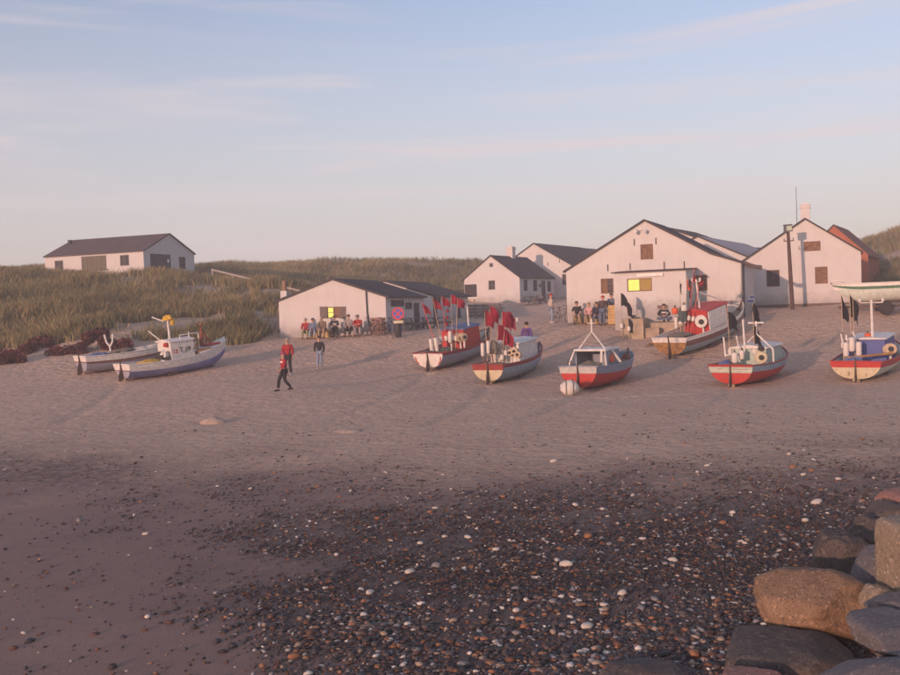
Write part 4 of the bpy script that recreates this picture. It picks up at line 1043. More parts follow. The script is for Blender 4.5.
class Boat:
    def __init__(s, name, label, px, d, head, L, B, D, sides, transom, pitch=None, heel=0.0, zoff=0.0, rail=None, sheer_up=.34, tfrac=.82, zk0=.30, inner=None, cat='boat', loc=None):
        s.L, s.B, s.D, s.sheer_up, s.tfrac, s.zk0 = L, B, D, sheer_up, tfrac, zk0
        p = loc if loc is not None else on_ground(px, d)
        hd = R(head); s.head = hd
        if pitch is None:
            q = g1(p.x + math.sin(hd) * L * .75, p.y + math.cos(hd) * L * .75)
            pitch = math.atan2(q - p.z, L * .75)
        s.root = thing(name, label, cat, (p.x, p.y, p.z - .14 + zoff), (pitch, R(heel), -hd))
        s.rm = s.root.rotation_euler.to_matrix()
        s.build(sides, transom, rail, inner)
    def sec(s, t):
        L, B, D = s.L, s.B, s.D
        if t < .45: b = B / 2 * (s.tfrac + (1 - s.tfrac) * math.sin(min(t / .45, 1) * math.pi / 2))
        else: q = (t - .45) / .55; b = B / 2 * max(0.0, 1 - q ** 2.3) ** .85
        zs = D * (1 + (.10 * (1 - t / .4) ** 2 if t < .4 else s.sheer_up * ((t - .4) / .6) ** 2))
        if t < .3: zk = lerp(s.zk0, .14, (t / .3) ** .7)
        elif t < .78: zk = .14
        else: zk = .14 + (D * .62) * ((t - .78) / .22) ** 2.2
        return max(b, .012), zs, zk
    def pt(s, t, v, off=0.0, side=1):
        b, zs, zk = s.sec(t)
        a = v * math.pi / 2
        full = .80 if t < .6 else .80 + .35 * (t - .6) / .4
        y = b * math.sin(a) ** full; z = zk + (zs - zk) * (1 - math.cos(a)) ** .92
        nx, nz = math.sin(a) * .9 + .1, -math.cos(a)
        ly = s.L * t + .28 * (t ** 4) * v + (-.12 * v if t < .02 else -.12 * v * max(0, 1 - t / .12))
        return Vector((side * (y + off * nx), ly, z + off * nz * .5))
    def build(s, sides, transom, rail, inner):
        ts = [0, .06, .14, .22, .3, .38, .46, .54, .62, .69, .76, .82, .87, .91, .945, .97, .988, 1.0]
        NS = 9
        mats_ = []
        def mi(m):
            if m not in mats_: mats_.append(m)
            return mats_.index(m)
        def band(bs, v):
            for lim, m in bs:
                if v <= lim: return m
            return bs[-1][1]
        mb = MB()
        for side in (1, -1):
            for k in range(NS):
                v0, v1 = k / NS, (k + 1) / NS
                m = mi(band(sides, (v0 + v1) / 2))
                vs = []
                for t in ts: vs += [s.pt(t, v0, .022 if k else .0, side), s.pt(t, v1, .004, side), s.pt(t, v0, .004 if k else 0, side)]
                fs = []
                for i in range(len(ts) - 1):
                    fs.append((3 * i, 3 * i + 3, 3 * i + 4, 3 * i + 1)); fs.append((3 * i + 2, 3 * i + 5, 3 * i + 3, 3 * i))
                mb.add(vs, fs, m)
        s.hull = mb.build('hull', mats_, s.root, True, 25)
        # transom in bands
        tm = []
        tb = MB(); N2 = 18
        for k in range(N2):
            v0, v1 = k / N2, (k + 1) / N2
            m = band(transom, (v0 + v1) / 2)
            if m not in tm: tm.append(m)
            a, b_, c, d_ = s.pt(0, v0), s.pt(0, v1), s.pt(0, v1, 0, -1), s.pt(0, v0, 0, -1)
            o = Vector((0, -.03, 0)); tb.add([a + o, b_ + o, c + o, d_ + o], [(0, 1, 2, 3)], tm.index(m))
            tb.add([a + o, a, b_, b_ + o], [(0, 1, 2, 3)], tm.index(m)); tb.add([d_ + o, d_, c, c + o], [(0, 1, 2, 3)], tm.index(m))
        top1, top2 = s.pt(0, 1), s.pt(0, 1, 0, -1)
        tb.add([top1 + Vector((0, -.03, 0)), top1 + Vector((0, .05, 0)), top2 + Vector((0, .05, 0)), top2 + Vector((0, -.03, 0))], [(0, 1, 2, 3)], tm.index(transom[-1][1]))
        s.transom = tb.build('transom', tm, s.root)
        # rail all round
        rl = MB()
        for side in (1, -1): rl.tube([s.pt(t, 1.0, .02, side) + Vector((0, 0, .012)) for t in ts], .032, 6)
        rl.tube([top1 + Vector((0, -.02, .012)), (top1 + top2) / 2 + Vector((0, -.02, .03)), top2 + Vector((0, -.02, .012))], .032, 6)
        rl.build('rub_rail', rail or P_DRED, s.root, True)
        # deck and inside of the bulwark
        dk = MB(); prev = None; im = [P_DECK, inner or P_WHITE]
        for t in ts[:-1]:
            b, zs, zk = s.sec(t); zd = zs - .34; bb = max(.01, s.pt(t, .72).x - .04); y = s.pt(t, 1).y + .02
            row = [Vector((-max(b - .05, .006), y, zs - .005)), Vector((-bb, y, zd)), Vector((bb, y, zd)), Vector((max(b - .05, .006), y, zs - .005))]
            if prev:
                dk.add([prev[1], prev[2], row[2], row[1]], [(0, 1, 2, 3)], 0)
                dk.add([prev[0], prev[1], row[1], row[0]], [(0, 1, 2, 3)], 1); dk.add([prev[2], prev[3], row[3], row[2]], [(0, 1, 2, 3)], 1)
            prev = row
        dk.build('deck', im, s.root)
        # keel, stem, rudder, propeller, bilge chocks
        kb = MB(); kb.box((0, s.L * .48, .075), (.09, s.L * .78, .17)); kb.bar((0, s.L * .86, .12), s.pt(1.0, 1.0) + Vector((-s.pt(1.0, 1.0).x, .03, .06)), .07, .10)
        kb.build('keel', P_IRON, s.root)
        rb = MB(); b, zs, zk = s.sec(0)
        rb.prism([(-.10, .06), (-.36, .08), (-.34, zk + .15), (-.22, zs * .75), (-.20, zs + .16), (-.13, zs + .16), (-.10, zk)], lambda u, z, n: (n, u, z), -.022, .022)
        s.rudder = rb.build('rudder', P_IRON, s.root)
        pb = MB(); pb.lathe([(.03, -.09), (.055, 0), (.05, .12), (.02, .16)], (0, -.02, .17), (0, -1, 0), 10)
        pr = pb.build('propeller', P_BRASS, s.root, True)
        for k in range(3):
            a = k * 2.094 + .5; bl = MB()
            c = Vector((math.cos(a), 0, math.sin(a)))
            p_ = Vector((-c.z, 0, c.x))
            o = Vector((0, -.09, .17))
            bl.add([o + c * .04 - p_ * .03, o + c * .10 - p_ * .065 + Vector((0, .03, 0)), o + c * .16, o + c * .10 + p_ * .065 - Vector((0, .03, 0)), o + c * .04 + p_ * .03,
                    o + c * .04 - p_ * .03 + Vector((0, .012, 0)), o + c * .10 - p_ * .065 + Vector((0, .042, 0)), o + c * .16 + Vector((0, .012, 0)), o + c * .10 + p_ * .065 - Vector((0, .018, 0)), o + c * .04 + p_ * .03 + Vector((0, .012, 0))],
                   [(0, 1, 2, 3, 4), (9, 8, 7, 6, 5), (0, 5, 6, 1), (1, 6, 7, 2), (2, 7, 8, 3), (3, 8, 9, 4)])
            bl.build('blade', P_BRASS, pr)
        for side in (1, -1):
            ck = MB(); x = s.pt(.4, .52).x
            x = s.pt(.4, .36).x; ck.prism([(x - .10, s.pt(.4, .30).z + .02), (x + .02, s.pt(.4, .36).z + .02), (x + .02, .02), (x - .09, .02)], lambda u, z, n: (side * u, n, z), s.L * .36, s.L * .46)
            ck.build('bilge_chock', P_IRON, s.root)
    # ---- fittings in boat coordinates (x right, y towards the bow, z up)
    def zt(s, t): return s.sec(t)[1]
    def part(s, mb, name, m, smooth=False, parent=None, label=None): return mb.build(name, m, parent or s.root, smooth, 40, label)
    def cabin(s, y0, y1, w, z1, m, name='wheelhouse', roof=None, slope=.12, open_aft=False, z0=None):
        z0 = s.D - .3 if z0 is None else z0
        mb = MB()
        if open_aft:
            for x in (-1, 1): mb.box((x * (w / 2 - .025), (y0 + y1) / 2, (z0 + z1) / 2), (.05, y1 - y0, z1 - z0))
            mb.box((0, y1 - .025, (z0 + z1) / 2), (w - .104, .05, z1 - z0))
        else:
            mb.prism([(-w / 2, z0), (w / 2, z0), (w / 2 - .06, z1), (-w / 2 + .06, z1)], lambda u, z, n: (u, n, z), y0, y1)
        c = s.part(mb, name, m)
        rf = MB(); rf.prism([(-w / 2 - .04, z1 + .003), (w / 2 + .04, z1 + .003), (w / 2, z1 + .05), (0, z1 + .05 + slope), (-w / 2, z1 + .05)], lambda u, z, n: (u, n, z), y0 - .08, y1 + .06)
        s.part(rf, 'cabin_roof', roof or m, parent=c)
        return c
    def mast(s, x, y, z0, z1, m=None, r=.045, cross=None, lamps=True):
        mb = MB(); mb.tube([(x, y, z0), (x, y, z1)], [r, r * .8], 8); o = s.part(mb, 'mast', m or P_WHITE, True)
        if cross:
            q = MB(); q.tube([(x - cross, y, z1 - .12), (x + cross, y, z1 - .12)], .025, 6); s.part(q, 'yard', m or P_WHITE, True, o)
        if lamps:
            for k in (-1, 1):
                q = MB(); q.lathe([(.05, 0), (.06, .03), (.06, .13), (.03, .16)], (x + k * (cross or .12), y, z1 - .09), n=10); s.part(q, 'lantern', P_WHITE, True, o)
        return o
    def hauler(s, x, y, z, r, m=None, axis=(.3, -1, 0)):
        mb = MB(); mb.lathe([(r * .35, -.16), (r, -.14), (r * 1.02, -.09), (r * .62, -.03), (r * .62, .03), (r * 1.02, .09), (r, .14), (r * .35, .16)], (x, y, z), axis, 18)
        h_ = s.part(mb, 'net_hauler', m or P_BEIGE, True)
        q = MB(); a = Vector(axis).normalized(); q.lathe([(r * .45, .15), (r * .45, .20), (r * .2, .22)], (x, y, z), axis, 14); s.part(q, 'hub', P_DARKIN, True, h_)
        q = MB(); q.tube([(x, y + .12, s.D - .3), (x, y + .12, z)], .05, 8); s.part(q, 'hauler_post', P_WHITE, True, h_)
        return h_
    def heap(s, x, y, z, size, m=None, seed=1, name='net_heap'):
        v, f_ = ico(3); mb = MB(); o = Vector((seed * 3.1, seed, 2))
        pts = [Vector(p) * (1 + .45 * mnoise.noise(Vector(p) * 2.2 + o)) for p in v]
        mb.add([(p.x * size[0] + x, p.y * size[1] + y, max(p.z, -.3) * size[2] + z) for p in pts], [tuple(k) for k in f_])
        return s.part(mb, name, m or P_ROPE, True)
    def tubes(s, name, lists, r, m, smooth=True):
        mb = MB()
        for pts in lists: mb.tube(pts, r, 8)
        return s.part(mb, name, m, smooth)
    def world(s, v): return s.root.matrix_basis @ Vector(v)

def text_part(parent, txt, size, loc, rot, m, name='lettering', ext=.004):
    cu = bpy.data.curves.new(name, 'FONT'); cu.body = txt; cu.size = size; cu.extrude = ext; cu.align_x = 'CENTER'; cu.align_y = 'CENTER'; cu.offset = size * .012
    o = bpy.data.objects.new(name, cu); col.objects.link(o); dg = bpy.context.evaluated_depsgraph_get()
    me = bpy.data.meshes.new_from_object(o.evaluated_get(dg)); bpy.data.objects.remove(o); me.materials.clear(); me.materials.append(m)
    ob = bpy.data.objects.new(name, me); col.objects.link(ob); ob.parent = parent; ob.location = loc; ob.rotation_euler = rot
    return ob
def marks(bt, x0, x1, z, hgt, m, n, seed):
    """worn name lettering too small to read: a row of short strokes"""
    r_ = random.Random(seed); mb = MB(); w = (x1 - x0) / n
    for k in range(n):
        if r_.random() < .12: continue
        xx = x0 + k * w
        mb.box((xx + w * .2, -.125, z), (w * .2, .004, hgt * r_.uniform(.7, 1)), rot=(0, r_.uniform(-.3, .3), 0)); mb.box((xx + w * .45, -.125, z + r_.choice((-1, 0, 1)) * hgt * .35), (w * .5, .004, hgt * .22))
    bt.part(mb, 'lettering', m, parent=bt.transom)

def fender(bt, x, y, z, h, r, label, m=None, tilt=(0, 0, 1)):
    p = bt.world((x, y, z)); o = thing('float', label, 'float', p)
    mb = MB(); mb.lathe([(r * .3, 0), (r * .85, h * .06), (r, h * .15), (r, h * .85), (r * .85, h * .94), (r * .3, h)], (0, 0, 0), tilt, 12); mb.build('float_body', m or P_BUOY, o, True)
    q = MB(); t = Vector(tilt).normalized() * h; q.lathe([(r * .28, 0), (r * .28, r * .6), (r * .12, r * .7)], t, tilt, 8); q.build('eyelet', P_IRON, o, True)
    return o
def flagpole(bt, x, y, z, lean, length, label, cloth, group, fw=.55, fh=.5, at_=.72, pole=None, fdir=(1, .2), floats=True, seed=0, world=None, nflags=1):
    p = world if world is not None else bt.world((x, y, z))
    o = thing('marker_buoy', label, 'marker buoy', p, group=group)
    d = Vector((lean[0], lean[1], 1)).normalized()
    mb = MB(); mb.tube([Vector((0, 0, 0)), d * length * .5, d * length], [.022, .019, .013], 7); mb.build('pole', pole or P_POLE, o, True)
    if floats:
        q = MB(); c = d * length * .28; q.lathe([(.03, -.14), (.09, -.11), (.10, 0), (.09, .11), (.03, .14)], c, d, 10); q.build('buoy_float', P_BUOY, o, True)
    r_ = random.Random(seed)
    for kf in range(nflags):
        top = length * (at_ + .24) - kf * fh * 1.15; f = Vector((fdir[0], fdir[1], 0)).normalized(); side = Vector((-f.y, f.x, 0))
        nu, nv = 7, 6; vs = []
        for i in range(nu + 1):
            for j in range(nv + 1):
                u, v = i / nu, j / nv
                a = d * (top - v * fh * (1 - .35 * u)) + f * (u * fw * .8) - Vector((0, 0, u * u * fh * .55))
                a += side * (.07 * math.sin(u * 5.5 + v * 1.4 + seed) * (.3 + u)) + f * (.02 * math.sin(v * 6 + seed))
                vs.append(a)
        fs = [(i * (nv + 1) + j, (i + 1) * (nv + 1) + j, (i + 1) * (nv + 1) + j + 1, i * (nv + 1) + j + 1) for i in range(nu) for j in range(nv)]
        back = [v + side * .006 for v in vs]; n0 = len(vs)
        q = MB(); q.add(vs + back, fs + [tuple(reversed([k + n0 for k in f_])) for f_ in fs]); q.build('flag', cloth, o, True, 80)
    return o
# ---- A: red hull, grey transom, white A-frame
bt = Boat('fishing_boat', 'red hulled boat with pale grey transom and white A-frame', 580, 38.0, 30, 5.6, 1.95, 1.0, [(.77, P_RED), (1, P_BLUEGREY)], [(.77, P_RED), (1, P_GREY)], rail=P_BLUEGREY, zk0=.26, inner=P_BLUEGREY)
bt.cabin(1.3, 2.8, 1.36, 1.62, P_BLUEGREY, 'shelter', P_WHITE, .02, True)
bt.tubes('shelter_frame', [[(-.85, 1.0, 1.05), (-.66, 1.2, 1.66), (.66, 1.2, 1.66), (.72, 1.15, 1.0)], [(.50, 1.16, 1.0), (.52, 1.18, 1.64)], [(-.66, 1.2, 1.66), (-.66, 2.85, 1.66)], [(.66, 1.2, 1.66), (.66, 2.85, 1.66)], [(.95, 2.2, 1.1), (.66, 1.9, 1.66)]], .055, P_WHITE)
bt.tubes('a_frame', [[(-.55, 1.4, 1.7), (.0, 1.5, 2.42), (.60, 1.4, 1.7)], [(0, 1.5, 2.40), (0, 1.5, 2.95)]], .036, P_WHITE)
bt.tubes('yard', [[(-.16, 1.5, 2.75), (.16, 1.5, 2.75)]], .018, P_WHITE)
bt.heap(.2, .75, 1.02, (.45, .4, .22), P_ROPE, 2); bt.heap(.62, 1.9, 1.2, (.16, .3, .25), P_ORANGE, 3, 'orange_basket')
bt.tubes('stern_bitts', [[(-.52, .12, 1.05), (-.52, .12, 1.32)], [(-.40, .12, 1.05), (-.40, .12, 1.30)]], .03, P_IRON)
boatA = bt
p = on_ground(573, 36.6)
o = thing('plastic_barrel', 'dirty white net bundle on the sand beside the red and grey boat', 'net bundle', (p.x - .12, p.y, p.z))
v, f_ = ico(3); mb = MB(); mb.add([(q[0] * .36 * (1 + .18 * mnoise.noise(Vector(q) * 2.5)), q[1] * .31 * (1 + .18 * mnoise.noise(Vector(q) * 2.2)), max(q[2] * .31, -.28) + .28) for q in v], [tuple(k) for k in f_]); mb.build('sack', P_BUOY, o, True)
o.name = 'net_bundle'
mb = MB()
for k in (-.16, .12): mb.tube([(k + .02 * math.cos(a), .335 * math.cos(a), .28 + .335 * math.sin(a)) for a in [i * math.pi / 8 for i in range(17)]], .014, 5)
mb.build('lashing', P_IRON, o)

# ---- B: light blue hull, red over cream transom, red flags
bt = Boat('fishing_boat', 'light blue boat with red and cream transom beneath dark red flags', 490, 41.0, 26, 6.0, 1.78, .90, [(.86, P_LBLUE), (1, P_DRED)], [(.75, P_CREAM), (1, P_DRED)], rail=P_DRED, zk0=.28)
marks(bt, -.58, -.10, .83, .075, P_CREAM, 7, 1); marks(bt, .08, .58, .83, .075, P_CREAM, 8, 2)
bt.cabin(1.9, 4.2, 1.42, 1.68, P_WHITE, 'fore_shelter', P_WHITE, .05)
bt.tubes('shelter_batten', [[(x, 1.88, .65), (x, 1.88, 1.66)] for x in (-.45, -.1, .28)], .014, P_BROWN)
for x, z, s_ in ((.30, 1.30, 4), (.52, 1.36, 5), (.66, 1.2, 6)): bt.hauler(x, 1.72 + s_ * .01, z, .15, P_BEIGE, (.1, -1, .1))
bt.mast(.20, 2.2, 1.7, 2.75, cross=.34)
bt.tubes('net_frame', [[(-.62, .9, .7), (-.60, .9, 1.55), (-.2, .9, 1.55), (-.18, .9, .7)]], .035, P_BROWN)
bt.heap(-.2, 1.2, 1.45, (.24, .24, .40), P_ROPE, 5); bt.heap(.1, .8, .80, (.5, .4, .18), P_ROPE, 6)
fender(bt, -.58, .72, 1.25, .62, .085, 'tall white float at the stern of the cream transomed boat'); fender(bt, -.36, .85, 1.35, .6, .08, 'white float just right of the tall one on the cream transomed boat')
grp = 'red flags on the cream transomed boat'
for k, (x, y, L_, a, fl, lab) in enumerate([(-.50, 1.0, 2.55, .80, (.9, .1), 'leftmost of the upper red flags over the cream transomed boat'), (-.38, 1.1, 2.72, .80, (1, .1), 'second of the upper red flags over the cream transomed boat'), (.0, 1.4, 2.50, .78, (1, -.1), 'large red flag right of centre over the cream transomed boat'),
                                     (.12, 1.5, 2.45, .80, (1, .3), 'rightmost of the upper red flags over the cream transomed boat'), (-.22, 1.2, 2.0, .76, (.9, 0), 'lower left red flag over the cream transomed boat'), (.0, 1.3, 1.85, .72, (.9, .2), 'lowest red flag over the cream transomed boat')]):
    flagpole(bt, x, y, .62, (-.02 + .03 * k, .03), L_, lab, P_REDFLAG, grp, .50, .74, a, seed=k, fdir=fl)

# ---- C: blue-grey hull, white transom, red cabin
bt = Boat('fishing_boat', 'blue grey boat with white transom and red cabin, farther back', 430.5, 46.0, 28, 6.6, 2.0, .92, [(.93, P_BLUEGREY), (1, P_DRED)], [(1, P_WHITE)], rail=P_DRED, zk0=.30)
for sx in (-1, 1):
    mb = MB(); mb.tube([(sx * .70, -.13, .84), (sx * .66, -.10, .64), (sx * .54, -.07, .50)], .035, 6); bt.part(mb, 'red_bracket', P_RED, True, bt.transom)
bt.cabin(2.6, 4.4, 1.35, 1.78, P_RED, roof=P_TARP, slope=.12)
bt.mast(.55, 3.4, 1.75, 3.10, r=.055, cross=.30, lamps=False)
mb = MB(); mb.box((.62, 3.4, 3.16), (.75, .16, .10)); bt.part(mb, 'radar_bar', P_BEIGE)
bt.hauler(.48, 2.35, 1.42, .24, P_BEIGE, (.9, -.5, 0)); bt.hauler(.72, 2.3, 1.45, .2, P_BEIGE, (.9, -.5, 0))
bt.tubes('rail_post', [[(.62, 1.2, .8), (.62, 1.2, 1.3)]], .035, P_WHITE)
bt.heap(-.3, .7, .86, (.4, .35, .14), P_DARKIN, 8); bt.heap(.1, 1.6, .92, (.4, .4, .12), mat('green_net', (.10, .14, .11), .9, .4, 20, .02, 50), 9)
fender(bt, -.42, 1.1, .85, .72, .10, 'dirty white float left of the red cabin, leftmost of three', tilt=(-.1, 0, 1)); fender(bt, -.18, 1.2, .85, .75, .10, 'dirty white float left of the red cabin, middle of three', tilt=(-.12, 0, 1)); fender(bt, .20, 1.9, 1.2, .62, .10, 'dirty white float against the red cabin, rightmost of three')
grp = 'red flags on the red cabin boat'
for k, (x, y, L_, a, ln, fl, lab) in enumerate([(-.25, 1.5, 2.85, .72, (-.30, .05), (.7, 0), 'red and white pole flag leaning far left above the red cabin boat'), (-.05, 1.6, 3.0, .72, (-.16, .05), (.8, .1), 'second leaning red flag above the red cabin boat'), (.05, 1.8, 3.0, .74, (-.06, .05), (.6, .2), 'third red flag above the red cabin boat'),
                                     (.25, 2.0, 3.0, .76, (.0, .05), (1, 0), 'tallest red flag above the red cabin boat'), (.32, 2.1, 2.8, .76, (.08, .0), (.6, .1), 'rightmost red flag above the red cabin boat')]):
    flagpole(bt, x, y, .62, ln, L_, lab, P_REDFLAG, grp, .46, .5, a, seed=10 + k, fdir=fl, pole=P_STRIPE if k in (0, 2) else None)
for k in range(4): fender(bt, .05 + .05 * k, 1.9, 1.75 + .33 * k, .16, .07, ['lowest', 'second lowest', 'third', 'topmost'][k] + ' small red float strung up beside the red cabin', P_REDFLAG)

# ---- D: red hull, light blue band
bt = Boat('fishing_boat', 'red boat with light blue band and pale shelter on the right', 732.5, 38.0, 37, 5.6, 2.2, .92, [(.74, P_RED), (.95, P_LBLUE), (1, P_DRED)], [(.74, P_RED), (.93, P_MINT), (1, P_RED)], rail=P_DRED, zk0=.26)
for x0, x1 in ((-.80, -.12), (.0, .82)):
    mb = MB(); mb.box(((x0 + x1) / 2, -.128, .86), (x1 - x0, .006, .13)); bt.part(mb, 'name_board', P_CREAM, parent=bt.transom)
def marks2(x0, x1, z, n, seed):
    r_ = random.Random(seed); mb = MB(); w = (x1 - x0) / n
    for k in range(n): mb.box((x0 + (k + .4) * w, -.134, z), (w * .45, .004, .05 * r_.uniform(.6, 1)), rot=(0, r_.uniform(-.3, .3), 0))
    bt.part(mb, 'lettering', P_BROWN, parent=bt.transom)
marks2(-.55, -.25, .86, 4, 3); marks2(.1, .75, .86, 8, 4)
mb = MB(); vs = []
bt.cabin(2.0, 4.0, 1.55, 1.50, P_MINT, 'fore_shelter', P_WHITE, .10)
bt.hauler(.55, 1.85, 1.15, .24, P_CREAM, (.5, -1, 0)); bt.hauler(.52, 1.95, 1.52, .12, P_DARKIN, (.5, -1, 0))
bt.tubes('a_frame', [[(-.30, 2.2, 1.55), (.28, 2.2, 2.10), (.95, 2.2, 1.45)], [(.28, 2.2, 2.08), (.28, 2.2, 2.62)], [(-.05, 2.2, 2.55), (.62, 2.2, 2.55)], [(.95, 2.2, 1.45), (.95, 2.2, .9)]], .04, P_WHITE)
bt.tubes('hauling_frame', [[(-.85, 1.6, 1.2), (-.90, 1.6, 2.02), (-.35, 1.6, 2.06), (-.22, 1.6, 1.3), (-.85, 1.6, 1.25)], [(-.12, 1.9, 1.3), (-.16, 1.9, 2.72)]], .042, P_WHITE)
bt.heap(-.5, .7, .92, (.3, .3, .2), P_TARP, 12); bt.heap(.0, .8, .86, (.55, .4, .14), P_ROPE, 13)
fender(bt, -.22, .95, .98, .46, .13, 'fat white float in the stern of the light blue banded boat'); fender(bt, -.05, 1.3, 1.1, .40, .11, 'small white float behind the fat one in the light blue banded boat')
grp = 'black flags on the light blue banded boat'
flagpole(bt, -.75, 1.9, .62, (-.02, .05), 2.7, 'leftmost black flag over the light blue banded boat', P_BLACK, grp, .5, .75, .66, seed=21, fdir=(1, -.1))
flagpole(bt, .25, 2.0, .62, (.0, .05), 2.75, 'pointed black flag beside the white A-frame on the right', P_BLACK, grp, .36, .8, .76, seed=22, fdir=(1, 0), nflags=2)

# ---- E: cream transom with red top, blue cabin
bt = Boat('fishing_boat', 'white boat with red topped transom and blue cabin at right edge', 857, 38.2, 35, 6.2, 2.35, .88, [(.82, P_PALEG), (1, P_RED)], [(.80, P_CREAM), (1, P_RED)], rail=P_RED, zk0=.26)
bt.cabin(2.1, 4.2, 1.5, 1.62, P_BLUE, roof=P_WHITE, slope=.03)
bt.mast(.15, 2.5, 1.6, 3.25, r=.06, cross=.45, lamps=True)
bt.hauler(.95, 1.7, 1.25, .24, P_BEIGE, (.5, -1, .2))
bt.tubes('hauling_frame', [[(-.75, 1.5, 1.1), (-.88, 1.5, 1.95), (-.40, 1.5, 2.0), (-.22, 1.5, 1.3)]], .04, P_WHITE)
bt.tubes('oar', [[(-.6, .6, 1.02), (1.2, 1.2, 1.16)]], .05, P_WOOD)
bt.heap(-.2, .5, .90, (.35, .25, .2), P_TARP, 15)
text_part(bt.transom, '3', .2, (-.28, -.10, .48), (R(96), 0, 0), P_BROWN); text_part(bt.transom, '1', .2, (.38, -.10, .44), (R(96), 0, 0), P_BROWN)
for k, (x, z, lab) in enumerate([(-.60, 1.02, 'left one of the three long white floats on the blue cabin boat'), (-.38, 1.22, 'round topped middle white float on the blue cabin boat'), (-.14, 1.02, 'right one of the three long white floats on the blue cabin boat')]):
    fender(bt, x, 1.0 + .1 * k, z, .62, .115, lab)
fender(bt, -.05, 2.6, 1.68, .16, .13, 'orange float lying on the white roof of the blue cabin', P_ORANGE)
grp = 'black flags on the blue cabin boat'
for k, (x, L_, fl, lab) in enumerate([(-.85, 2.95, (.3, .1), 'leftmost black flag on the blue cabin boat'), (-.52, 3.0, (1, 0), 'tall black flag with ragged edge on the blue cabin boat'), (-.40, 2.85, (.8, .3), 'black flag hanging nearest the mast of the blue cabin boat')]):
    flagpole(bt, x, 1.7, .6, (.0, .04), L_, lab, P_BLACK, grp, .34, 1.0, .74, seed=30 + k, fdir=fl)

# ---- F: varnished transom, white sheer, red cabin
bt = Boat('fishing_boat', 'blue hulled boat with varnished wooden transom and red wheelhouse', 673, 47.0, 45, 7.2, 2.35, 1.05, [(.70, P_LBLUE), (.84, P_BROWN), (1, P_WHITE)], [(.84, P_WOOD), (1, P_WHITE)], rail=P_WHITE, zk0=.32)
bt.cabin(2.5, 4.6, 1.5, 1.95, P_RED, roof=P_RED, slope=.08)
mb = MB(); mb.box((.78, 3.4, 1.45), (.05, 1.8, .95)); bt.part(mb, 'side_panel', P_WHITE)
bt.mast(.1, 2.9, 1.9, 3.55, r=.055, cross=.22)
bt.tubes('boom', [[(.1, 2.9, 2.9), (.5, 4.6, 2.1)]], .04, P_WHITE)
bt.hauler(.48, 2.25, 1.50, .30, P_WHITE, (.6, -1, 0))
bt.heap(-.35, 1.9, 1.75, (.22, .22, .55), mat('dark_green_net', (.08, .11, .10), .9, .4, 22, .02, 50), 17); bt.heap(-.1, 1.0, 1.05, (.6, .5, .12), P_ROPE, 18)
fender(bt, -.6, 1.6, 1.25, .62, .09, 'white float leaning at the stern of the varnished transom boat'); fender(bt, -.62, 1.7, 2.0, .34, .17, 'bright orange float at the left of the red wheelhouse', P_ORANGE); fender(bt, -.2, 1.9, 2.1, .34, .16, 'grey white float on top of the dark net heap')
grp = 'marker poles on the varnished transom boat'
for k, (x, y, L_, ln, cl, lab) in enumerate([(-.40, 1.6, 3.0, (.02, .05), P_BLACK, 'dark flagged pole, leftmost on the varnished transom boat'), (-.30, 1.7, 3.2, (.10, .05), P_ORANGE, 'orange flagged pole second on the varnished transom boat'), (-.20, 1.8, 3.6, (.16, .08), P_REDFLAG, 'tallest red and white pole on the varnished transom boat'), (-.05, 1.9, 3.4, (.22, .08), P_REDFLAG, 'rightmost leaning red pole on the varnished transom boat')]):
    flagpole(bt, x, y, .75, ln, L_, lab, cl, grp, .14, .5, .70, pole=P_STRIPE if k > 1 else None, seed=40 + k, fdir=(.8, .2))

# ---- G and H: the two boats on the left
bt = Boat('fishing_boat', 'grey boat with white gunwale and Y-shaped crutch, farthest left', 85, 47.6, 47, 5.4, 1.9, .95, [(.72, P_LAV), (.80, P_BROWN), (1, P_WHITE)], [(.72, P_LAV), (.80, P_BROWN), (1, P_WHITE)], rail=P_WHITE, zk0=.28, sheer_up=.25)
bt.tubes('crutch', [[(-.3, 1.6, .8), (-.3, 1.6, 1.32), (-.42, 1.5, 1.55), (-.45, 1.45, 1.95)], [(-.3, 1.6, 1.30), (-.14, 1.7, 1.55), (-.10, 1.75, 1.95)]], .05, P_WHITE)
bt.heap(.0, .8, .95, (.5, .5, .16), P_TARP, 21); bt.heap(.1, 2.0, .95, (.5, .7, .2), P_ROPE, 22)
bt = Boat('fishing_boat', 'white and blue boat lettered T 19 with yellow cloth on its mast', 126, 45.6, 44, 5.5, 1.95, .84, [(.62, P_LAV), (.70, P_BROWN), (1, P_WHITE)], [(.66, P_LAV), (.74, P_BROWN), (1, P_WHITE)], rail=P_WHITE, zk0=.26, sheer_up=.72)
mats = bt.hull.data.materials
mats[0] = mat('blue_hull_bottom', (.19, .21, .42), .5, .25, 2.0, stain=(.36, .36, .46), stain_amt=.7, stain_scale=.5)
c_ = bt.cabin(2.2, 3.5, 1.35, 1.72, P_WHITE, roof=P_WHITE, slope=.10)
text_part(c_, 'T 19', .34, (.70, 2.95, 1.28), (R(87), 0, R(90)), P_DARKIN)
mb = MB(); mb.box((.712, 2.42, 1.25), (.006, .24, .18)); bt.part(mb, 'flag_emblem', P_RED, parent=c_); mb = MB(); mb.box((.717, 2.39, 1.25), (.006, .04, .18)); mb.box((.7175, 2.42, 1.25), (.006, .24, .035)); bt.part(mb, 'emblem_cross', P_WHITE, parent=c_)
bt.mast(.1, 2.5, 1.75, 2.75, r=.06, lamps=False); bt.heap(.1, 2.5, 2.85, (.26, .22, .2), P_YELLOW, 24, 'yellow_cloth'); bt.heap(.28, 2.65, 2.62, (.12, .12, .26), P_YELLOW, 25, 'yellow_cloth')
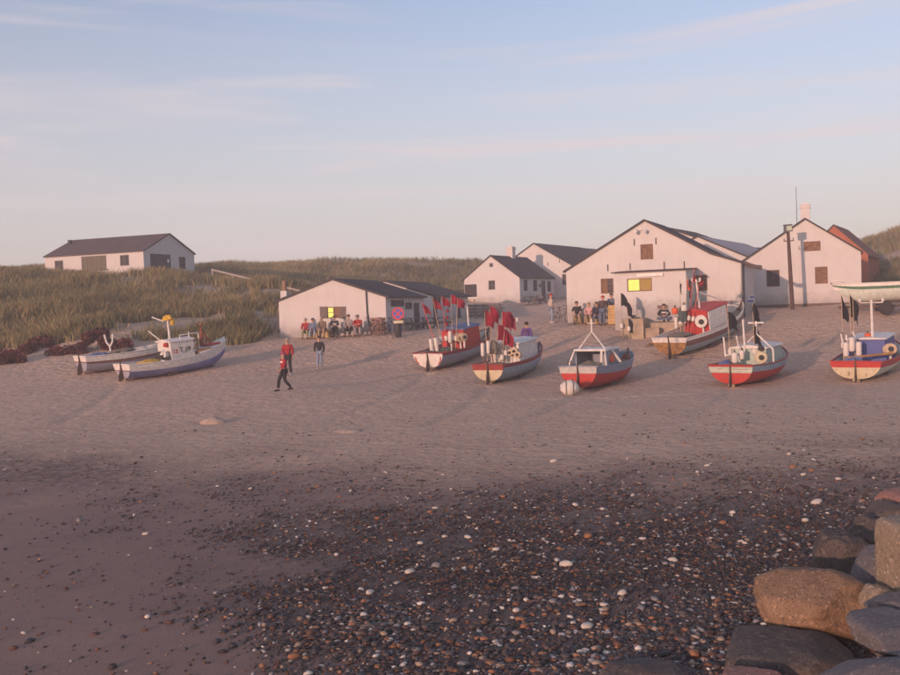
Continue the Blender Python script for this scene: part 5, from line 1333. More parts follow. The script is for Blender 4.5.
bt.tubes('gaff', [[(-.15, 2.2, 1.75), (-.55, 1.75, 2.35)]], .035, P_WHITE); bt.tubes('gaff', [[(-.1, 2.4, 2.75), (-.5, 2.0, 3.0)]], .035, P_WHITE)
bt.tubes('roof_rail', [[(.4, 2.9, 1.8), (.4, 2.9, 2.0), (.45, 3.9, 2.0), (.45, 3.9, 1.7)], [(.42, 3.4, 1.8), (.42, 3.4, 2.1)]], .03, P_WHITE)
bt.tubes('winch_stand', [[(.1, 4.3, 1.1), (.1, 4.3, 2.35)], [(.1, 4.3, 2.0), (.25, 4.8, 1.3)], [(-.1, 4.3, 1.1), (.1, 4.3, 2.3)]], .055, mat('rust_red_stand', (.27, .085, .05), .8, .3)); bt.heap(.1, 4.3, 2.38, (.12, .12, .14), P_WOOD, 26, 'winch_head')
mb = MB(); mb.box((.1, 4.75, 1.34), (.7, .8, .08)); bt.part(mb, 'hatch_cover', P_RED)
mb = MB(); mb.box((.62, 4.05, 1.02), (.06, .8, .34)); bt.part(mb, 'wooden_coaming', P_WOOD)
bt.heap(.4, 1.1, .86, (.35, .6, .16), P_YELLOW, 27, 'oilskin_heap'); bt.heap(.2, 1.9, 1.0, (.4, .3, .3), P_DARKIN, 28); bt.heap(.6, 3.6, 1.3, (.10, .16, .36), P_ROPE, 29, 'hanging_net'); bt.heap(.35, 2.1, 1.55, (.12, .12, .16), P_RED, 31, 'red_float_cluster'); bt.heap(.4, 1.95, 1.1, (.22, .2, .25), P_BUOY, 32, 'white_float_cluster')
fd = MB(); prev = None
for t in (.66, .74, .82, .89, .95, .985):
    b, zs, zk = bt.sec(t); y = bt.pt(t, 1).y; row = [Vector((x * b * .96, y, zs + .02 + .16 * (1 - x * x))) for x in (-1, -.6, 0, .6, 1)]
    if prev: fd.add(prev + row, [(i, i + 1, i + 6, i + 5) for i in range(4)])
    prev = row
fd.build('fore_deck', P_WHITE, bt.root, True)
boatH = bt

# ---- I: pale boat on a trailer, upper right
pg = on_ground(905, 54.0)
bt = Boat('laid_up_boat', 'pale green and white boat with green stripe propped on a trailer', 0, 0, -72, 7.4, 2.3, 1.15, [(.80, P_PALEG), (.90, P_GREEN), (1, P_WHITE)], [(.8, P_PALEG), (.9, P_GREEN), (1, P_WHITE)], pitch=R(-1.5), rail=P_WHITE, zk0=.2, sheer_up=.10, loc=pg + Vector((3.75, -1.0, 1.0)))
bt.tubes('bow_rail', [[(-.25, 6.9, 1.28), (-.2, 7.2, 1.42), (0, 7.62, 1.46), (.2, 7.2, 1.42), (.25, 6.9, 1.28)], [(0, 7.62, 1.46), (0, 7.6, 1.25)]], .025, P_WHITE)
tr = thing('boat_trailer', 'rusty trailer with dark wheel under the pale laid-up boat', 'trailer', on_ground(884, 54.4), (0, 0, R(72)))
def tl(v): return v
mb = MB(); mb.bar((0, -2.6, .48), (0, 2.4, .48), .12, .14); mb.bar((-.8, 0, .42), (.8, 0, .42), .10, .10); mb.bar((-.5, 2.0, .5), (.5, 2.0, .5), .1, .1); mb.bar((-.5, -2.0, .5), (.5, -2.0, .5), .1, .1); mb.build("chassis", P_IRON, tr)
for sx in (-1, 1):
    mb = MB(); mb.lathe([(.16, -.09), (.34, -.10), (.40, -.05), (.40, .05), (.34, .10), (.16, .09)], (sx * .92, 0, .38), (1, 0, 0), 22); w_ = mb.build('wheel', mat('tyre_rubber', (.03, .028, .03), .8, .3), tr, True); mb = MB(); mb.lathe([(.05, -.06), (.17, -.05), (.17, .05), (.05, .06)], (sx * .92, 0, .38), (1, 0, 0), 14); mb.build('rim', P_IRON, w_, True)
for yy in (-2.3, 2.1):
    mb = MB(); mb.bar((0, yy, -.1), (0, yy, .5), .09, .09); mb.build('prop', P_BROWN, tr)
# ================================================================== PEOPLE
_pend = []
def skin_mesh(name, m, parent, V, E, rad, root=0, sub=1):
    me = bpy.data.meshes.new(name); me.from_pydata([tuple(v) for v in V], E, [])
    o = bpy.data.objects.new(name, me); col.objects.link(o); o.parent = parent
    md = o.modifiers.new('skin', 'SKIN'); md.use_smooth_shade = True; md.branch_smoothing = .4
    for i, sv in enumerate(me.skin_vertices[0].data):
        r_ = rad[i]; sv.radius = r_ if isinstance(r_, tuple) else (r_, r_); sv.use_root = (i == root)
    sd = o.modifiers.new('sub', 'SUBSURF'); sd.levels = sd.render_levels = sub
    _pend.append((o, m)); return o
def flush():
    bpy.context.view_layer.update(); dg = bpy.context.evaluated_depsgraph_get(); done = []
    for o, m in _pend: done.append((o, m, bpy.data.meshes.new_from_object(o.evaluated_get(dg))))
    for o, m, me in done:
        o.modifiers.clear(); o.data = me; me.materials.clear(); me.materials.append(m)
        me.polygons.foreach_set('use_smooth', [True] * len(me.polygons))
    _pend.clear()
def cloth(name, c): return mat(name, c, .9, .22, 14, .006, 30)
SKIN = mat('skin', (.50, .29, .20), .55, .08); HAIR_D = cloth('dark_hair', (.05, .035, .028)); HAIR_G = cloth('grey_hair', (.30, .28, .26)); HAIR_B = cloth('fair_hair', (.32, .22, .12)); SHOE = cloth('dark_shoes', (.04, .035, .035)); SHOEW = cloth('pale_shoes', (.55, .52, .48)); M_EYE = mat('eye', (.02, .02, .02), .3)
POSE = {}
def base_pose():
    return dict(pel=(0, 0, .95), spi=(0, .0, 1.13), che=(0, -.01, 1.32), nec=(0, 0, 1.46), jaw=(0, .025, 1.54), hea=(0, .01, 1.635), top=(0, 0, 1.71),
                shR=(.185, 0, 1.40), shL=(-.185, 0, 1.40), elR=(.245, -.03, 1.13), elL=(-.245, -.03, 1.13), wrR=(.245, .07, .90), wrL=(-.245, .07, .90),
                hiR=(.095, 0, .90), hiL=(-.095, 0, .90), knR=(.105, .03, .50), knL=(-.105, .03, .50), anR=(.105, -.02, .09), anL=(-.105, -.02, .09))
def pose(kind):
    p = base_pose()
    if kind == 'walk':
        p.update(knR=(.10, .20, .52), anR=(.10, .27, .09), knL=(-.10, .02, .49), anL=(-.10, -.30, .13), elR=(.24, -.16, 1.15), wrR=(.22, -.14, .92), elL=(-.24, .08, 1.15), wrL=(-.21, .25, 1.0))
    if kind == 'stroll':
        p.update(knR=(.10, .10, .50), anR=(.10, .10, .09), knL=(-.10, .02, .50), anL=(-.10, -.14, .10))
    if kind == 'pockets':
        p.update(elR=(.30, -.07, 1.14), wrR=(.17, .09, .97), elL=(-.30, -.07, 1.14), wrL=(-.17, .09, .97))
    if kind == 'lean':   # weight on one hip, bent slightly forward over something
        p.update(spi=(0, .05, 1.12), che=(0, .13, 1.29), nec=(0, .19, 1.42), jaw=(0, .25, 1.49), hea=(0, .26, 1.58), top=(0, .25, 1.645), shR=(.18, .16, 1.36), shL=(-.18, .16, 1.36), elR=(.26, .22, 1.10), wrR=(.15, .40, 1.02), elL=(-.26, .22, 1.10), wrL=(-.15, .40, 1.02))
    if kind in ('sit', 'sitlean', 'sitarms'):
        f = .10 if kind == 'sit' else .22
        p.update(pel=(0, 0, .50), spi=(0, .02 + f * .2, .68), che=(0, f * .7, .87), nec=(0, f * 1.05, 1.02), jaw=(0, f * 1.2 + .03, 1.10), hea=(0, f * 1.2 + .02, 1.19), top=(0, f * 1.15, 1.26),
                 shR=(.18, f * .9, .955), shL=(-.18, f * .9, .955), elR=(.25, f + .10, .70), elL=(-.25, f + .10, .70), wrR=(.14, .36, .58), wrL=(-.14, .36, .58),
                 hiR=(.10, .02, .47), hiL=(-.10, .02, .47), knR=(.15, .43, .49), knL=(-.15, .43, .49), anR=(.15, .42, .09), anL=(-.17, .46, .09))
        if kind == 'sitarms': p.update(elR=(.25, f + .16, .76), elL=(-.25, f + .16, .76), wrR=(-.05, f + .28, .74), wrL=(.06, f + .30, .70))
    if kind == 'squat':
        p.update(pel=(0, 0, .30), spi=(0, .07, .47), che=(0, .13, .66), nec=(0, .19, .80), jaw=(0, .23, .88), hea=(0, .23, .97), top=(0, .22, 1.04),
                 shR=(.18, .17, .74), shL=(-.18, .17, .74), elR=(.26, .32, .55), elL=(-.26, .32, .55), wrR=(.05, .47, .48), wrL=(-.05, .48, .46),
                 hiR=(.10, .02, .28), hiL=(-.10, .02, .28), knR=(.15, .38, .50), knL=(-.15, .38, .50), anR=(.13, .24, .09), anL=(-.13, .24, .09))
    if kind == 'cross':
        p.update(pel=(0, 0, .13), spi=(0, .03, .31), che=(0, .08, .50), nec=(0, .12, .64), jaw=(0, .16, .72), hea=(0, .16, .81), top=(0, .15, .88),
                 shR=(.19, .09, .575), shL=(-.19, .09, .575), elR=(.33, .16, .36), elL=(-.33, .16, .36), wrR=(.10, .36, .30), wrL=(-.10, .36, .32),
                 hiR=(.10, .02, .12), hiL=(-.10, .02, .12), knR=(.38, .30, .17), knL=(-.38, .30, .17), anR=(-.10, .40, .07), anL=(.12, .34, .07))
    return p
def person(label, px, d, face, kind, H, top, bottom, hair=HAIR_D, shoe=SHOE, cap=None, stripe=None, short=False, scarf=None, group=None, loc=None, dz=0.0, extra=None, girth=1.0):
    g = loc if loc is not None else on_ground(px, d)
    root = thing('person', label, 'person', (g[0], g[1], g[2] + dz), (0, 0, -R(face)), group)
    s = H / 1.75; p = {k: Vector(v) * s for k, v in pose(kind).items()}
    n = girth
    # body
    V, E, Rd, ix = [], [], [], {}
    def ad(k, co, r_, par=None):
        ix[k] = len(V); V.append(Vector(co)); Rd.append(r_ * s if not isinstance(r_, tuple) else (r_[0] * s, r_[1] * s))
        if par is not None: E.append((ix[par], ix[k]))
    ad('pel', p['pel'], .115); ad('spi', p['spi'], .11, 'pel'); ad('che', p['che'], .12, 'spi'); ad('nec', p['nec'], .052, 'che'); ad('jaw', p['jaw'], .074, 'nec'); ad('hea', p['hea'], .100, 'jaw'); ad('top', p['top'], .072, 'hea')
    for q in 'RL':
        ad('sh' + q, p['sh' + q], .055, 'che'); ad('el' + q, p['el' + q], .040, 'sh' + q); ad('wr' + q, p['wr' + q], .028, 'el' + q)
        dv = (p['wr' + q] - p['el' + q]).normalized(); sd = dv.cross(Vector((1 if q == 'R' else -1, .3, .2))).normalized()
        pm = p['wr' + q] + dv * .055 * s; ad('pa' + q, pm, .034, 'wr' + q)
        for j, (ln, of) in enumerate(((.055, -.030), (.072, -.010), (.068, .010), (.052, .030))):
            b0 = pm + dv * .035 * s + sd * of * s; ad('f%d' % j + q, b0, .010, 'pa' + q); ad('g%d' % j + q, b0 + (dv + Vector((0, .25, -.25))) * ln * s, .008, 'f%d' % j + q)
        ad('th' + q, p['wr' + q] + dv * .035 * s - sd * .045 * s, .011, 'pa' + q); ad('tt' + q, p['wr' + q] + dv * .075 * s - sd * .060 * s, .009, 'th' + q)
        ad('hi' + q, p['hi' + q], .085, 'pel'); ad('kn' + q, p['kn' + q], .055, 'hi' + q); ad('an' + q, p['an' + q], .036, 'kn' + q); ad('to' + q, p['an' + q] + Vector((0, .13, -.05)) * s, .035, 'an' + q)
    skin_mesh('body', SKIN, root, V, E, Rd, 0)
    # clothes
    V, E, Rd, ix = [], [], [], {}
    ad('spi0', lerp(p['pel'], p['spi'], -.30), .148 * n); ad('spi', p['spi'], .150 * n, 'spi0'); ad('che', p['che'], .178 * n, 'spi'); ad('col', lerp(p['che'], p['nec'], .85), .088, 'che')
    for q in 'RL':
        ad('sh' + q, p['sh' + q], .094 * n, 'che'); ad('el' + q, p['el' + q], .070 * n, 'sh' + q)
        if not short: ad('wr' + q, lerp(p['el' + q], p['wr' + q], .92), .045, 'el' + q)
    skin_mesh('jacket', top, root, V, E, Rd, 0)
    V, E, Rd, ix = [], [], [], {}
    ad('pel', p['pel'], .145 * n)
    for q in 'RL':
        ad('hi' + q, p['hi' + q], .105 * n, 'pel'); ad('kn' + q, p['kn' + q], .082, 'hi' + q); ad('an' + q, lerp(p['kn' + q], p['an' + q], .95), .068, 'kn' + q)
    skin_mesh('trousers', bottom, root, V, E, Rd, 0)
    for q in 'RL':
        a = p['an' + q]; mb = MB(); mb.tube([a + Vector((0, -.07, -.045)) * s, a + Vector((0, .02, -.03)) * s, a + Vector((0, .12, -.05)) * s, a + Vector((0, .19, -.06)) * s], [.035 * s, .05 * s, .045 * s, .022 * s], 8); mb.build('shoe', shoe, root, True)
    hc = (p['hea'] + p['top']) / 2; r0 = .110 * s
    if cap is not None:
        mb = MB(); prof = [(r0 * 1.04, -.01), (r0 * 1.02, .04 * s), (r0 * .75, .085 * s), (r0 * .2, .105 * s)]; mb.lathe(prof, hc, (0, .0, 1), 12)
        mb.prism([(-r0 * .7, 0), (r0 * .7, 0), (r0 * .45, .09 * s), (-r0 * .45, .09 * s)], lambda u, z, k: (hc.x + u, hc.y + r0 * .9 + z, hc.z + k), .0, .014); mb.build('cap', cap, root, True)
    else:
        mb = MB(); mb.ball((hc.x, hc.y - .022 * s, hc.z + .012 * s), (r0 * 1.0, r0 * 1.0, .092 * s), 12); mb.build('hair', hair, root, True)
    fy = p['hea'].y + .092 * s
    mb = MB(); mb.tube([(hc.x, fy, p['hea'].z + .01 * s), (hc.x, fy + .022 * s, p['hea'].z - .03 * s)], [.008 * s, .015 * s], 6); mb.build('nose', SKIN, root, True)
    for sx in (-1, 1):
        mb = MB(); mb.ball((sx * .034 * s, fy - .008 * s, p['hea'].z + .012 * s), .011 * s, 8); mb.build('eye', M_EYE, root, True)
        mb = MB(); mb.ball((sx * .100 * s, p['hea'].y, p['hea'].z - .015 * s), (.014 * s, .024 * s, .034 * s), 8); mb.build('ear', SKIN, root, True)
    mb = MB(); mb.box((0, fy - .014 * s, p['hea'].z - .062 * s), (.045 * s, .012 * s, .008 * s)); mb.build('mouth', mat('lips', (.35, .13, .10), .6) if 'lips' not in bpy.data.materials else bpy.data.materials['lips'], root)
    if stripe is not None:
        mb = MB(); c_ = p['che']; w_ = .168 * s * n
        mb.lathe([(w_, -.035 * s), (w_ * 1.02, 0), (w_, .035 * s)], c_, (p['nec'] - p['spi']), 14); mb.build('chest_stripe', stripe, root, True)
    return root
C_RED = cloth('red_fleece', (.36, .028, .030)); C_BLACK = cloth('black_cloth_trousers', (.030, .028, .030)); C_NAVY = cloth('navy_jumper', (.035, .035, .05)); C_JEAN = cloth('pale_jeans', (.25, .30, .38)); C_JEAND = cloth('blue_jeans', (.12, .15, .22)); C_BROWN = cloth('olive_brown_wool', (.20, .15, .10)); C_BLUE = cloth('blue_denim_shirt', (.15, .20, .30)); C_GREEN = cloth('olive_green_trousers', (.26, .25, .10)); C_GREY = cloth('grey_coat', (.30, .26, .25)); C_PURPLE = cloth('purple_shirt', (.13, .07, .26)); C_PINK = cloth('pink_shirt', (.58, .33, .32)); C_WHITE = cloth('white_cloth', (.66, .62, .58)); C_KHAKI = cloth('khaki_trousers', (.32, .24, .16)); C_MAGENTA = cloth('magenta_cap', (.34, .06, .14)); C_PLAID = cloth('plaid_shirt', (.52, .44, .38)); C_DBROWN = cloth('dark_brown_jacket', (.085, .055, .05))
person('man in a red fleece and black trousers walking towards the boats', 288.5, 45.6, 190, 'stroll', 1.80, C_RED, C_BLACK, HAIR_G, SHOEW, girth=1.08)
ch = person('child in red and white jacket and cap, nearest walker on the sand', 284.5, 38.0, 235, 'walk', 1.55, C_RED, C_BLACK, HAIR_D, SHOE, cap=C_MAGENTA, stripe=C_WHITE)
person('woman in black jumper and pale jeans standing on the sand', 320, 48.0, 182, 'stroll', 1.66, C_BLACK, C_JEAN, HAIR_D, SHOEW)
gs = 'people sitting along the lit shed'
def shed_spot(px, out):
    u = shed1.on('front', px, 335, out)[0]; q = shed1.o + shed1.u * u - shed1.v * out
    return Vector((q.x, q.y, g1(q.x, q.y)))
for px, k, H_, t_, b_, hr_, cp, st, lab in [(306.5, 'sit', 1.68, C_RED, C_GREEN, HAIR_G, None, None, 'person in red jumper and olive trousers sitting leftmost by the shed'), (313.5, 'sit', 1.66, C_BLUE, C_JEAN, HAIR_D, None, None, 'person in blue denim sitting second from the left by the shed'),
                                   (323.5, 'sitlean', 1.76, C_BROWN, C_KHAKI, HAIR_G, None, None, 'person in olive brown coat leaning forward under the glinting window'), (335.5, 'sitarms', 1.74, C_NAVY, C_BLACK, HAIR_D, None, C_WHITE, 'person in navy jacket with white band sitting under the right shutter'),
                                   (349.5, 'sit', 1.78, C_GREY, C_BLACK, HAIR_D, None, None, 'person wrapped in grey coat sitting right of the glinting window'), (359, 'sitarms', 1.72, C_RED, C_GREY, HAIR_D, None, None, 'person in red top with folded arms sitting rightmost by the shed')]:
    p_ = shed_spot(px, .62); person(lab, 0, 0, 188 + random.uniform(-8, 8), k, H_, t_, b_, hr_, cap=cp, stripe=st, loc=p_, group=gs, girth=1.05)
person('man in purple shirt and dark vest standing behind the cream transomed boat', 527.5, 48.5, 20, 'stroll', 1.80, C_PURPLE, C_BLACK, HAIR_D, stripe=C_DBROWN, girth=1.05)
person('man in pale plaid shirt and cap standing beside the bicycle', 551.5, 58.5, 80, 'pockets', 1.80, C_PLAID, C_JEAN, HAIR_D, SHOEW, cap=C_RED)
def pk_spot(px, out):
    u = pack.on('front', px, 318, out)[0]; q = pack.o + pack.u * u - pack.v * out
    return Vector((q.x, q.y, g1(q.x, q.y)))
gp = 'people along the packing house wall'
person('man in black T-shirt sitting on a tan crate by the packing house', 0, 0, 195, 'sitlean', 1.82, C_BLACK, C_KHAKI, HAIR_D, short=True, loc=pk_spot(577.5, .75), group=gp)
person('person in pink shirt sitting on a crate by the packing house', 0, 0, 200, 'sit', 1.74, C_PINK, C_KHAKI, HAIR_B, loc=pk_spot(589.5, .75), group=gp)
person('man in dark brown jacket and jeans standing with his back to the boats', 0, 0, 20, 'lean', 1.82, C_DBROWN, C_JEAND, HAIR_D, cap=C_RED, loc=pk_spot(602.5, 1.5), group=gp, girth=1.08)
person('man in navy jacket half hidden behind the man in dark brown', 0, 0, 190, 'sit', 1.78, C_NAVY, C_JEAND, HAIR_D, loc=pk_spot(597.0, .8), group=gp)
person('person with dark hair sitting behind the tall tan box', 0, 0, 190, 'sit', 1.80, C_JEAND, C_BLACK, HAIR_D, loc=pk_spot(612.0, .5), group=gp, dz=.42)
q_ = landing.matrix_basis @ Vector((2.05, 1.75, -.22))
person('person in black jacket with white sleeves sitting cross-legged on the landing', 0, 0, 190, 'cross', 1.80, C_BLACK, C_JEAND, HAIR_D, SHOEW, stripe=C_WHITE, loc=q_)
flush()

# ================================================================== SMALL THINGS
M_PLANK = mat('weathered_plank', (.25, .19, .14), .85, .3, 5, .01, 20); M_CRATE = mat('tan_crate_wood', (.52, .35, .15), .75, .2, 6, .006, 20); M_TIMBER = mat('grey_timber', (.17, .135, .115), .9, .3, 5, .01, 20); M_GREYT = mat('pale_timber', (.36, .32, .29), .85, .2, 6)
def crate(label, p, w, d_, hgt, rz, group, boards=4):
    o = thing('crate', label, 'crate', p, (0, 0, rz), group)
    bh = hgt / boards
    for sx, sy, ww, rr in ((0, -d_ / 2, w, 0), (0, d_ / 2, w, 0), (-w / 2, 0, d_, 1), (w / 2, 0, d_, 1)):
        for k in range(boards):
            mb = MB(); mb.box((sx, sy, (k + .5) * bh), ((.02, ww - .04, bh - .012) if rr else (ww, .02, bh - .012))); mb.build('board', M_CRATE, o)
    mb = MB(); mb.box((0, 0, hgt + .012), (w + .02, d_ + .02, .024)); mb.build('lid', M_CRATE, o)
gcr = 'tan wooden crates used as seats'
for px, w, hgt, lab in ((578, .46, .44, 'tan crate under the man in black T-shirt'), (589, .46, .42, 'tan crate under the person in pink'), (596, .46, .42, 'tan crate right of the person in pink')):
    crate(lab, pk_spot(px, .62), w, .40, hgt, -pack.a, gcr)
crate('tall tan box standing against the packing house wall', pk_spot(613.5, 1.0), .52, .5, 1.10, -pack.a, gcr, 6)
for px, lab in ((314.5, 'low tan crate between the first two sitters at the shed'), (326.5, 'low tan crate under the sitter in olive brown')):
    crate(lab, shed_spot(px, .45), .5, .38, .40, -shed1.a, gcr, 3)
b = thing('bench', 'long low plank bench along the glinting-window shed gable', 'bench', shed_spot(333, .50), (0, 0, -shed1.a))
for k in range(2):
    mb = MB(); mb.box((0, -.09 + .18 * k, .43), (3.3, .16, .035)); mb.build('plank', M_PLANK, b)
for x in (-1.4, 0, 1.4):
    mb = MB(); mb.box((x, 0, .205), (.07, .30, .41)); mb.build('leg', M_PLANK, b)

def picnic(label, p, rz, m=M_PLANK):
    o = thing('picnic_table', label, 'picnic table', p, (0, 0, rz), 'picnic tables')
    for k in range(4): mb = MB(); mb.box((0, -.28 + .187 * k, .74), (1.9, .17, .04)); mb.build('top_plank', m, o)
    for s_ in (-1, 1):
        for k in range(2): mb = MB(); mb.box((0, s_ * (.62 + .14 * k), .44), (1.9, .13, .04)); mb.build('seat_plank', m, o)
        for x in (-.72, .72):
            mb = MB(); mb.bar((x, s_ * .68, 0), (x, s_ * .22, .72), .07, .09); mb.build('leg', m, o)
    for x in (-.72, .72): mb = MB(); mb.bar((x + .075, -.78, .38), (x + .075, .78, .38), .05, .09); mb.build('crossbar', m, o)
picnic('picnic table in front of the glinting-window shed side door', on_ground(414, 61), R(60), M_TIMBER)
picnic('picnic table beside the second shed', on_ground(436, 65), R(60), M_TIMBER)
picnic('pale picnic table leftmost below the cottage gable', on_ground(482, 80), R(-25), M_GREYT)
picnic('pale picnic table right of the leftmost one below the cottage', on_ground(492, 82), R(-25), M_GREYT)
picnic('picnic table in front of the cottage windows', on_ground(531, 87.5), R(60), M_TIMBER)
picnic('picnic table by the cottage door', on_ground(543, 90), R(60), M_TIMBER)
# low timber fence
p0, p1 = on_ground(467.5, 75), on_ground(500, 75)
o = thing('timber_fence', 'low dark timber fence behind the red flags', 'fence', p0)
for k in range(5):
    f0 = k / 4; c_ = p0.lerp(p1, f0) - p0; gzk = g1(p0.x + c_.x, p0.y + c_.y) - p0.z; mb = MB(); mb.box((c_.x, c_.y, gzk + .5), (.12, .12, 1.3)); mb.build('post', M_TIMBER, o)
for k in range(4):
    mb = MB(); z_ = .22 + .25 * k; mb.bar((0, -.08, z_), (p1.x - p0.x, -.08, z_ + p1.z - p0.z), .03, .19); mb.build('board', M_TIMBER, o)

def bicycle(label, p, rz, m, lean=.1, group='parked bicycles'):
    o = thing('bicycle', label, 'bicycle', p, (lean, 0, rz), group)
    blk = bpy.data.materials['tyre_rubber']
    for x in (-.52, .52):
        mb = MB(); mb.tube([(x + .33 * math.cos(a), 0, .345 + .33 * math.sin(a)) for a in [i * 2 * math.pi / 22 for i in range(23)]], .018, 6, cap=False); w_ = mb.build('wheel', blk, o, True)
        mb = MB()
        for i in range(9): a = i * math.pi / 9; mb.tube([(x - .32 * math.cos(a), 0, .345 - .32 * math.sin(a)), (x + .32 * math.cos(a), 0, .345 + .32 * math.sin(a))], .004, 4)
        mb.lathe([(.03, -.04), (.03, .04)], (x, 0, .345), (0, 1, 0), 8); mb.build('spokes', P_IRON, w_)
    mb = MB()
    for a, b_ in (((-.52, 0, .345), (-.08, 0, .30)), ((-.08, 0, .30), (-.20, 0, .85)), ((-.20, 0, .80), (-.52, 0, .345)), ((-.08, 0, .30), (.36, 0, .80)), ((-.19, 0, .74), (.34, 0, .86)), ((.33, 0, .95), (.52, 0, .345))): mb.tube([a, b_], .018, 6)
    mb.build('frame', m, o, True)
    mb = MB(); mb.tube([(.16, -.28, 1.02), (.30, -.22, 1.06), (.33, 0, 1.0), (.30, .22, 1.06), (.16, .28, 1.02)], .014, 6); mb.tube([(.33, 0, .93), (.33, 0, 1.01)], .015, 6); mb.build('handlebar', P_IRON, o, True)
    mb = MB(); mb.ball((-.22, 0, .93), (.14, .08, .035), 10); mb.tube([(-.20, 0, .84), (-.22, 0, .92)], .014, 6); mb.build('saddle', P_BLACK, o, True)
    mb = MB(); mb.tube([(-.08, .02, .30), (-.02, .06, .15)], .01, 5); mb.box((-.0, .1, .14), (.09, .07, .02)); mb.tube([(-.08, -.02, .30), (-.14, -.06, .45)], .01, 5); mb.box((-.16, -.1, .46), (.09, .07, .02)); mb.build('pedals', P_IRON, o)
q0 = shed_spot(376.5, .55)
bicycle('dark bicycle leaning in front of the brown board by the shed', q0, -shed1.a, P_IRON, -.12)
bicycle('black bicycle at the shed corner, second in the row', on_ground(386, 57.0), R(35), P_BLACK, .1)
bicycle('bicycle at the shed corner nearest the no-stopping sign', on_ground(391.5, 57.6), R(50), P_BLUEGREY, .1)
bicycle('bicycle parked left of the packing house corner', on_ground(562, 58.8), R(25), P_IRON, .08)
bp_ = shed_spot(378, .10); o = thing('board_panel', 'brown board panel leaning on the shed wall behind bicycles', 'board', bp_, (R(-4), 0, -shed1.a))
for k in range(5): mb = MB(); mb.box((-.38 + .19 * k, 0, .5), (.18, .03, 1.0)); mb.build('board', P_BROWN, o)

# no-stopping sign
S_RED = mat('sign_red', (.62, .05, .05), .5, .1); S_BLUE = mat('sign_blue', (.08, .12, .45), .5, .1)
o = thing('traffic_sign', 'round red and blue no-stopping sign on a post by the shed', 'traffic sign', on_ground(399, 55.5), (0, 0, R(-4)))
mb = MB(); mb.tube([(.33, .04, -.2), (.33, .04, 1.3)], .025, 8); mb.tube([(-.33, .04, -.2), (-.33, .04, 1.3)], .025, 8); mb.build('post', M_ZINC, o, True)
mb = MB(); mb.lathe([(.36, 0), (.36, .02)], (0, 0, 1.55), (0, -1, 0), 28); ds = mb.build('disc', S_BLUE, o)
mb = MB()
for k in range(28):
    a0, a1 = k * 2 * math.pi / 28, (k + 1) * 2 * math.pi / 28
    mb.prism([(.28 * math.cos(a0), 1.55 + .28 * math.sin(a0)), (.365 * math.cos(a0), 1.55 + .365 * math.sin(a0)), (.365 * math.cos(a1), 1.55 + .365 * math.sin(a1)), (.28 * math.cos(a1), 1.55 + .28 * math.sin(a1))], lambda u, z, n_: (u, -n_, z), .018, .028)
for sg in (-1, 1): mb.box((0, -.0265 - .001 * sg, 1.55), (.60, .004, .075), rot=(0, sg * math.pi / 4, 0))
mb.build('ring_and_cross', S_RED, ds)
mb = MB(); mb.box((0, .01, 1.06), (.56, .02, .16)); mb.build('plate', P_CREAM, o)
mb = MB(); mb.tube([(-.30, .03, 1.14), (.0, .03, 1.22), (.30, .03, 1.14)], .02, 6); mb.tube([(0, .03, 1.2), (0, .03, 1.5)], .02, 6); mb.build('bracket', M_ZINC, o, True)
o = thing('litter_bin', 'narrow dark litter bin below the no-stopping sign', 'litter bin', on_ground(398.5, 56.3))
mb = MB(); mb.lathe([(.16, 0), (.19, .05), (.20, .75), (.17, .82)], n=14); mb.build('drum', M_DARKD, o, True); mb = MB(); mb.lathe([(.21, .80), (.21, .84), (.10, .90)], n=14); mb.build('lid', M_IRON, o, True)

# lamp post with flood lamp
p = on_ground(792.5, 58.4); o = thing('lamp_post', 'leaning brown wooden lamp post with flood lamp by the right house', 'lamp post', p, (0, R(-2.0), 0))
tz = at(786, 232, 58.4).z - p.z
mb = MB(); mb.tube([(0, 0, -.3), (0, 0, tz * .5), (0, 0, tz)], [.13, .115, .095], 10); mb.build('post', mat('tarred_pole', (.10, .062, .05), .8, .35, 7), o, True)
mb = MB(); mb.box((0, -.05, tz - .55), (.62, .06, .06)); mb.box((-.28, -.05, tz - .45), (.04, .04, .16)); mb.box((.28, -.05, tz - .45), (.04, .04, .16)); mb.build('crossarm', P_IRON, o)
mb = MB(); mb.prism([(-.24, tz + .02), (.24, tz + .02), (.22, tz + .42), (-.22, tz + .42)], lambda u, z, n_: (u, n_, z), -.16, .1); lh = mb.build('lamp_housing', M_ZINC, o)
mb = MB(); mb.box((.03, -.168, tz + .22), (.32, .012, .28)); mb.build('lamp_glass', M_LAMPGLINT, lh)
mb = MB(); mb.box((0, -.02, tz + .44), (.5, .34, .03)); mb.build('lamp_hood', P_IRON, lh)
# direction sign between the two big gables
p = on_ground(748.5, 56.5); o = thing('blue_lettered_sign', 'small white sign with blue bars on a post between the big gables', 'sign', p, (0, 0, R(-14)))
mb = MB(); mb.tube([(-.32, .03, -.2), (-.32, .03, 1.1)], .025, 8); mb.build('post', P_IRON, o, True)
mb = MB(); mb.box((0, 0, .86), (.74, .03, .44)); bd = mb.build('panel', M_WHITEP, o)
mb = MB(); mb.box((-.16, -.018, .97), (.28, .006, .10)); mb.box((.22, -.018, .97), (.22, .006, .10)); mb.box((.0, -.018, .74), (.62, .006, .11)); mb.build('lettering', S_BLUE, bd)
